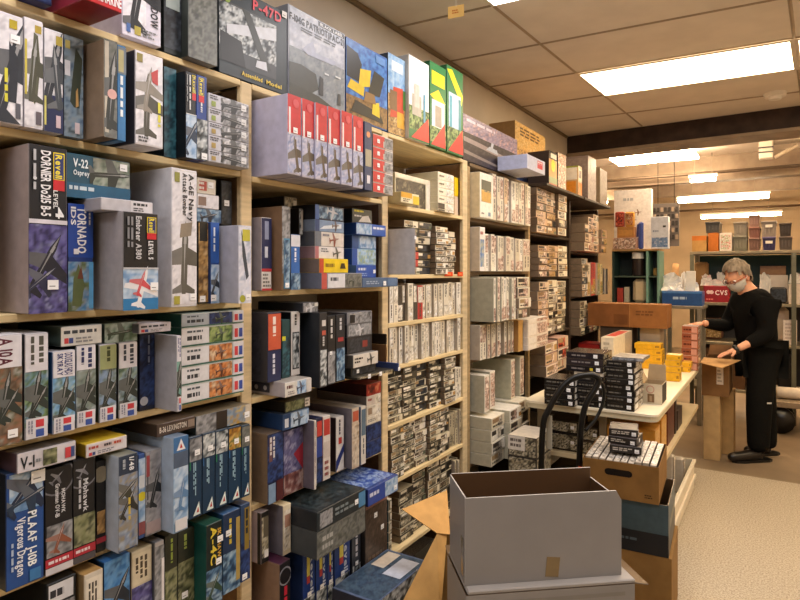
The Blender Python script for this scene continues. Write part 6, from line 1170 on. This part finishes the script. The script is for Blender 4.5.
# ================================================================== back room
def rack(name, label, x0, x1, y0, y1, zs, colr, posts, mat='metal', pc=None, t=.03):
    e = empty(name, ((x0+x1)/2, (y0+y1)/2, 0), label, 'shelving')
    for z in zs: mb = Mb(); mb.box(x0, x1, y0, y1, z-t, z, colr, .003); child(mb, 'shelf', mat, e)
    for x in posts:
        for y in (y0, y1-.04): mb = Mb(); mb.box(x, x+.04, y-.001, y+.041, 0, zs[-1]-t-.001 if True else 0, pc or colr, .003); child(mb, 'upright', mat, e)
    return e
YR = 7.0
rk = rack('steel_rack', 'grey-green steel rack behind the worker with storage bins on top', -.80, .55, YR, YR+.5, [.30, .78, 1.185, 1.715], '8c8068', [-.80, .10, .51], pc='6c6a58')
mb = Mb(); mb.box(-.755, .5, YR+.46, YR+.475, 1.19, 1.68, '1c3c38'); child(mb, 'back_panel', 'paint', rk)
mb = Mb(); mb.box(-.755, .5, YR+.46, YR+.475, .31, 1.15, '2c261e'); child(mb, 'back_panel', 'paint', rk)
def on(xa, xb, yt, z, name, label, cat, c1, d=.3, Y=None, y=YR+.03, X=None, mat='card', ch=.003, grp=None, top=None):
    a = onY(xa, yt, y); b = onY(xb, yt, y); return carton(name, a.x, b.x, y, y+d, z+.0008, a.z, col(c1, c1, top or c1), label, cat, grp, X, Y, None, mat, ch=ch, seed=int(xa))
def bin_(xa, xb, yt, z, c1, lidc, label, y=YR+.04, d=.36):
    a = onY(xa, yt, y); b = onY(xb, yt, y); z1 = max(a.z, z+.05)
    e = empty('storage_bin', ((a.x+b.x)/2, y+d/2, z), label, 'storage bin')
    mb = Mb(); x0, x1 = a.x+.004, b.x-.004; zt = z1-.018; n = 6
    lo_ = [(x0+.006, y+.01), (x1-.006, y+.01), (x1-.006, y+d-.01), (x0+.006, y+d-.01)]; hi_ = [(x0, y), (x1, y), (x1, y+d), (x0, y+d)]
    mb.raw([(*p, z+.001) for p in lo_]+[(*p, zt) for p in hi_], [(3, 2, 1, 0), (4, 5, 6, 7), (0, 1, 5, 4), (1, 2, 6, 5), (2, 3, 7, 6), (3, 0, 4, 7)], C(c1))
    for k in range(1, 4): q = x0+(x1-x0)*k/4; mb.box(q-.006, q+.006, y-.004, y+.004, z+.03, zt-.02, c1)
    child(mb, 'tub', 'plastic', e)
    mb = Mb(); mb.box(a.x, b.x, y-.014, y+d+.012, zt, z1-.001, lidc, .006); child(mb, 'lid', 'plastic', e)
    if 'white label' in label or 'clear' in label: mb = Mb(); mb.box((x0+x1)/2-.03, (x0+x1)/2+.03, y-.012, y-.004, zt-.05, zt-.022, 'e4dcd0', .002); child(mb, 'label_patch', 'paper', e)
    return z1
zt = 1.7155
bx_ = lambda *a, **k: on(*a, **k)
o1 = on(692, 706.5, 236, zt, 'cardboard_box', 'tan cardboard box with orange lid at the left end of the rack top', 'box', 'b08850', Y=[('R', 0, .7, 1, 1, 'c07030')], mat='kraft')
o2 = on(708, 718.5, 233, zt, 'cardboard_box', 'orange-brown cardboard box under the dark grey bin', 'box', 'b4682c', mat='kraft')
bin_(705, 720, 222, o2.z1+.001, '4c4a48', '3c3a38', 'dark grey storage bin on top of the orange-brown box')
on(719.5, 732, 233, zt, 'printed_box', 'white box with red and green print on the rack top', 'box', 'dcd0c4', Y=[('A', .1, .1, .9, .9, ['e4dcd4', 'b84838', 'd8d0c0', '78904c', 'e8e0d8'])])
z = bin_(733, 747.5, 236, zt, '7c7868', '8c8878', 'grey-green storage bin, lower of the left pair'); bin_(733, 747.5, 222, z, '847c70', '948c80', 'grey-green storage bin, upper of the left pair')
z = bin_(748.5, 760.5, 238, zt, '7c5c50', '8c6c60', 'brown-red storage bin, lowest of three'); z = bin_(748.5, 760.5, 227, z, '84584c', '946858', 'brown-red storage bin, middle of three'); bin_(748.5, 760, 215, z, '947468', 'a08478', 'pale brown storage bin, top of three')
z = bin_(762, 776, 237, zt, '3c345c', '5c5480', 'purple storage bin with white label on the rack top'); bin_(761, 777, 221, z, '8c8074', 'a09488', 'clear grey storage bin on the purple one')
z = bin_(778.5, 793, 236.5, zt, '5c5048', '6c6058', 'dark brown storage bin, lower of the right pair'); bin_(779, 792, 223, z, '40362e', '54483e', 'black storage bin, upper of the right pair')
zc_ = 1.1855
on(694.5, 708, 262, zc_, 'paper_bag', 'brown paper bag standing on the rack counter', 'paper bag', 'a07c50', d=.12, y=YR+.3, mat='paper', ch=.02)
bl = on(664, 703, 291, zc_, 'blue_tray_box', 'blue open box full of white paper, left of the red one', 'box', '2c5ca0', d=.24, Y=[('L', .25, .35, .8, .7, 1, 'b8cce0'), ('R', 0, .88, 1, 1, '4478bc')]) if False else None
YT = 6.5
cn = rack('side_counter', 'grey counter with a blue box and white papers behind the table end', -1.02, -.62, YT, YT+.42, [.5, 1.165], '8c8474', [-1.0, -.68])
z2_ = 1.1655
a = onY(662, 291, YT+.03); b = onY(702, 291, YT+.03)
blb = carton('blue_box', a.x+.0, b.x, YT+.03, YT+.27, z2_+.001, a.z, col('2c5ca4', '24508c', '3c68a8'), 'blue box heaped with white packing paper, left of the red box', 'box', None, None, [('R', 0, .86, 1, 1, '4c80c0'), ('L', .28, .35, .8, .68, 1, 'b4c8e0')], None, 'card')
a = onY(703.5, 286, YR+.03); b = onY(729, 286, YR+.03)
rdb = carton('red_box', a.x, b.x, YR+.03, YR+.3, zc_+.001, a.z, col('b81c24', '8c141c', 'c02830'), 'red box with white letters on the counter beside the worker\'s face', 'box', None, None, [('T', .46, .46, .94, .76, 'CVS', 'f0dcd8', H), ('E', .2, .62, .02, 'e8c8c4'), ('E', .32, .62, .02, 'e8c8c4'), ('L', .1, .1, .5, .25, 1, 'd87870')], None, 'card')
def paper(cx, cy, z, w, h, label, seed, d=.12, rot=0, col_='f6f2ec'):
    """a crumpled sheet standing or heaped"""
    rr = random.Random(seed); n = 7; mb = Mb(); P = []
    for j in range(n+1):
        for i in range(n+1):
            u, v = i/n-.5, j/n; P.append(Vector((cx+u*w*(1-.25*v)+rr.uniform(-.1, .1)*w/n*2, cy+d*math.sin(v*2.2+rr.random()*.6)*.6+rr.uniform(-.3, .3)*d*.5, z+.002+h*v*(1-.3*abs(u))+(rr.uniform(-.5, .5)*h/n if j else 0))))
    P = [Vector((p.x, p.y, max(p.z, z+.001))) for p in P]
    q = [Vector((p.x, p.y+.004, p.z)) for p in P]; W_ = n+1
    fs = [(j*W_+i, j*W_+i+1, (j+1)*W_+i+1, (j+1)*W_+i) for j in range(n) for i in range(n)]
    mb.raw(P, fs, C(col_)); mb.raw(q, [tuple(reversed(f)) for f in fs], C(col_))
    return tag(mb.build('packing_paper', 'paper', loc=(cx, cy, z)), label, 'packing paper')
def papx(px, y, py, z, pw, label, seed, **k):
    p = onY(px, py, y); wd = (onY(px+pw/2, py, y)-onY(px-pw/2, py, y)).x; return paper(p.x, y, z, wd, p.z-z, label, seed, **k)
on(686, 695.5, 271, blb.z1, 'paper_roll_box', 'tall white card standing in the paper above the blue box', 'paper', 'f0ece4', d=.03, y=YT+.1, mat='paper')
papx(672, YT+.12, 273, blb.z1, 22, 'crumpled white paper heaped on the left of the blue box', 3, d=.08)
papx(706, YR+.14, 274, rdb.z1, 12, 'pointed white paper sheet rising behind the red box', 4, d=.08); papx(716, YR+.2, 279, rdb.z1, 14, 'low crumpled white paper on the red box', 6, d=.06)
papx(765, YR+.2, 272, zc_, 14, 'white paper peak on the counter behind the worker\'s shoulder', 8, d=.07)
on(767, 788, 275, zc_, 'paper_sheet', 'broad white sheet propped on the counter right of the worker', 'paper', 'ece0d4', d=.02, y=YR+.285, mat='paper', ch=.004)
on(770, 787, 287, zc_, 'black_case', 'black lumpy case on the counter before the white sheet', 'case', '241e1a', d=.07, y=YR+.07, ch=.02, Y=[('A', .05, .1, .95, .9, 'dark')])
on(788.5, 803, 284, zc_, 'tissue_box', 'white box with paper on top at the counter\'s right end', 'box', 'e4d4c4', d=.2, y=YR+.06); papx(795, YR+.16, 272, onY(790, 284, YR+.06).z+.002, 13, 'white tissue rising from the box at the counter end', 12, d=.05)
fl = on(760, 786, 266, 1.36, 'flat_pack', 'tan flat pack lying high at the back of the rack', 'box', '9c7450', d=.12, y=YR+.33)
fl0 = carton('bottle_crate', fl.x0-.05, fl.x1+.02, YR+.32, YR+.45, zc_+.001, 1.3595, col('1c1a18', '1c1a18'), 'dark crate under the tan flat pack on the rack', 'crate', None, None, [('A', .02, .1, .98, .9, 'dark')])
on(702, 712, 262, zc_, 'dark_jar', 'dark jar beside the paper bag on the rack', 'jar', '2c2a24', d=.08, y=YR+.36, ch=.02) if False else None
z3_ = .7805
on(774, 789, 307, z3_, 'paper_bag', 'white paper bag slumped on the middle shelf right of the worker', 'paper bag', 'dcc8b0', d=.16, y=YR+.2, mat='paper', ch=.04)
on(783, 797, 320, z3_, 'white_box', 'upright white box with faint lines below the counter, right of the worker', 'box', 'ecdcd0', d=.1, y=YR+.06, Y=[('L', .15, .2, .85, .9, 5, 'c8b4a8')])
on(704, 722, 318, z3_, 'brown_basket', 'brown basket of parts on the shelf under the counter', 'basket', '6c4430', d=.2, y=YR+.2, ch=.02, Y=[('A', .05, .1, .95, .9, 'tan')])
on(706, 748, 327, .7805, 'brown_carton', 'wide dark brown carton on the middle shelf behind the worker', 'carton', '5c3c24', d=.3, y=YR+.1, mat='kraft') if False else None
mbq = on(700, 745, 348, .3005, 'brown_carton', 'wide dark brown carton on the low shelf behind the worker', 'carton', '5c4028', d=.34, y=YR+.05, mat='kraft')
on(778, 792, 352, .3005, 'dark_bin', 'black bin on the low shelf right of the worker', 'bin', '1c1815', d=.3, y=YR+.1, ch=.01)
p = onY(777, 392, 6.75); mb = Mb(); mb.tube([Vector((p.x, 6.72, .36)), Vector((p.x+.42, 6.78, .36))], .055, 'e0d0bc', 14)
rl = tag(mb.build('paper_roll', 'paper', loc=(p.x, 6.75, .30), smooth=True), 'white roll lying on the low trolley right of the worker\'s legs', 'paper roll')
tr_ = empty('low_trolley', (p.x+.25, 6.72, 0), 'low dark trolley on wheels holding a white roll, right of the worker', 'trolley')
mb = Mb(); mb.box(p.x-.06, p.x+.5, 6.55, 6.9, .25, .303, '8c7a64', .004); child(mb, 'deck', 'wood', tr_)
for dx in (.02, .42):
    for yw in (6.6, 6.85): mb = Mb(); mb.cyl((p.x+dx, yw-.02, .125), .124, .04, '14110e', 20, 'y'); child(mb, 'wheel', 'plastic', tr_, True)
# teal cabinet with boxes on top
YC = 6.55
xa, xb = onY(612, 250, YC).x, onY(665, 250, YC).x; zt = onY(640, 249, YC).z
tc = empty('teal_cabinet', ((xa+xb)/2, YC+.15, 0), 'dark teal open cabinet with pale teal dividers at the end of the shelves', 'cabinet')
xb = min(xb, -1.03)
mb = Mb(); mb.box(xa, xb, YC-.01, YC+.31, zt-.02, zt, 'a88454'); child(mb, 'top', 'wood', tc)
mb = Mb(); mb.box(xa, xb, YC+.29, YC+.305, 0, zt-.021, '142826'); child(mb, 'back_panel', 'paint', tc)
for px, cc_ in ((612, '243c38'), (646, '7ca898'), (662, '749c8c')):
    x = min(onY(px, 260, YC).x, xb-.02); mb = Mb(); mb.box(x, x+.022, YC, YC+.289, 0, zt-.021, cc_); child(mb, 'divider', 'paint', tc)
XS = [onY(612, 260, YC).x+.023, onY(646, 260, YC).x-.001]; XS2 = [XS[1]+.024, min(onY(662, 260, YC).x, xb-.02)-.001]
zs = [onY(640, y_, YC).z for y_ in (276, 303)]
for z in zs:
    for s0, s1 in (XS, XS2): mb = Mb(); mb.box(s0, s1, YC+.003, YC+.288, z-.015, z, '4c5c50'); child(mb, 'shelf', 'paint', tc)
def jar(px, pw, yt, z, c1, capc, label, y=YC+.1, name='jar'):
    p = onY(px, yt, y); r = (onY(px+pw/2, yt, y)-onY(px-pw/2, yt, y)).x/2; h = p.z-z
    e = empty(name, (p.x, y, z), label, 'jar'); mb = Mb(); mb.tube([(p.x, y, z+.001), (p.x, y, z+h*.05), (p.x, y, z+h*.6), (p.x, y, z+h*.72)], [r*.9, r, r, r*.8], c1, 14); child(mb, 'jar_body', 'plastic', e, False)
    mb = Mb(); mb.tube([(p.x, y, z+h*.72), (p.x, y, z+h*.95), (p.x, y, z+h)], [r*1.02, r*1.02, r*.8], capc, 14); child(mb, 'lid', 'plastic', e); return e
jar(638, 12, 252, zs[0], '2c201c', 'e8e4dc', 'black jar with a broad white lid in the teal cabinet')
on(632.5, 646, 279, zs[1], 'white_pouch', 'cream pouch standing in the teal cabinet\'s lower compartment', 'pouch', 'd8c4a0', d=.12, y=YC+.06, mat='paper', ch=.03)
on(617, 623, 288, zs[1], 'red_bottle_box', 'small red box in the teal cabinet\'s lower left', 'box', 'b84438', d=.06, y=YC+.08); on(624, 629, 287, zs[1], 'cream_box', 'small cream box beside the red one in the teal cabinet', 'box', 'b8b09c', d=.06, y=YC+.08)
a_ = on(653, 657.5, 268, zs[0], 'gold_basket', 'small golden basket in the right compartment of the teal cabinet', 'basket', '9c7c3c', d=.1, y=YC+.06, ch=.01)
ztop = zt
def ont(xa, xb, yt, name, label, cat, c1, Y, y, d=.08, **k): return on(xa, xb, yt, ztop, name, label, cat, c1, d=d, Y=Y, y=y, **k)
ont(614, 651.5, 191, 'poster_box', 'big white box with small aircraft pictures on the teal cabinet', 'box', 'faf8f6', [('L', .25, .8, .65, .88, 1, 'b8c0c8'), ('P', .65, .62, .1, 5, '8c6c4c'), ('P', .5, .5, .12, -5, '5c7884'), ('G', [(.6, .2), (.75, .24), (.75, .42), (.62, .42)], '3c4c90')], YC+.2)
ont(651, 668.5, 217, 'poster_box', 'smaller white box with a blue mountain picture on the teal cabinet', 'box', 'dce0ec', [('A', .05, .05, .95, .35, ['4c6ca0', '7c98c0', '5c80b4', 'c8d0e0']), ('L', .1, .5, .6, .6, 1, '909cb8'), ('R', .68, .66, .85, .72, '2c2c30')], YC+.04)
q0 = ont(613, 636, 238, 'snack_box', 'long pinkish box on the cabinet under the orange boxes', 'box', 'b08878', [('A', .02, .05, .98, .95, 'kitp')], YC+.0, d=.14)
q1 = on(617, 634, 227, q0.z1, 'snack_box', 'orange-brown box stacked under the bright packets on the cabinet', 'box', 'b47c40', Y=[('R', .1, .2, .9, .7, 'c89048')], y=YC+.01, d=.12)
on(615, 624, 212, q1.z1, 'snack_packet', 'dark red packet on top of the cabinet stack', 'packet', 'a04030', Y=[('A', .1, .1, .9, .9, 'red')], y=YC+.02, d=.06, ch=.01); on(625, 634, 212, q1.z1, 'snack_packet', 'golden packet beside the red one on the cabinet stack', 'packet', 'd09838', Y=[('A', .1, .1, .9, .9, 'orange')], y=YC+.02, d=.06, ch=.01)
on(638, 643, 222, ztop, 'blue_bottle', 'small blue bottle before the big white box', 'bottle', '3c50a0', d=.05, y=YC+.06, ch=.015)
# black wall grid of small pockets behind the boxes
YG = 7.3
a = onY(653, 204, YG); b = onY(679, 246, YG)
gd = empty('pocket_grid', ((a.x+b.x)/2, YG, b.z), 'dark hanging rack of small pockets behind the white boxes', 'rack')
mb = Mb(); mb.box(a.x, b.x, YG, YG+.03, b.z, a.z, '5c5450', .003); child(mb, 'panel', 'paint', gd)
for j in range(5):
    mb = Mb(); z = b.z+(a.z-b.z)*(.16+.16*j)
    for i in range(7): x = a.x+(b.x-a.x)*(i+.12)/7; mb.box(x, x+(b.x-a.x)*.1, YG-.02, YG-.001, z, z+.05, '2c2622' if (i+j) % 3 else '8c7c6c', .001)
    child(mb, 'pocket_row', 'paint', gd)
for x in (a.x+.05, b.x-.05):
    mb = Mb(); mb.tube([(x, YG+.015, a.z), (x, YG+.015, 3.05)], .004, '3c3028', 5); child(mb, 'hanger_wire', 'metal', gd)
# cardboard tube and more packing paper between cabinet and rack
p = onY(673, 262, 6.8); mb = Mb(); mb.tube([(p.x-.02, 6.84, 1.168), (p.x-.01, 6.84, 1.3), (p.x+.015, 6.85, 1.52), (p.x+.02, 6.86, 1.585)], [.045, .045, .035, .03], 'd0a070', 12)
tag(mb.build('cardboard_tube', 'kraft', loc=(p.x, 6.8, 1.168), smooth=True), 'tan tapering cardboard roll standing behind the blue box', 'roll')
papx(684, YT+.32, 272, 1.1665, 10, 'tall white crumpled paper behind the blue box', 21, d=.06)
papx(692, YT+.2, 281, blb.z1, 14, 'low white crumpled paper on the right of the blue box', 23, d=.05)
papx(722, YR+.36, 270, zc_, 14, 'white crumpled paper behind the red box', 25, d=.07)
papx(778, YR+.2, 312, z3_, 14, 'crumpled pale paper on the middle shelf right of the worker', 27, d=.05) if False else None
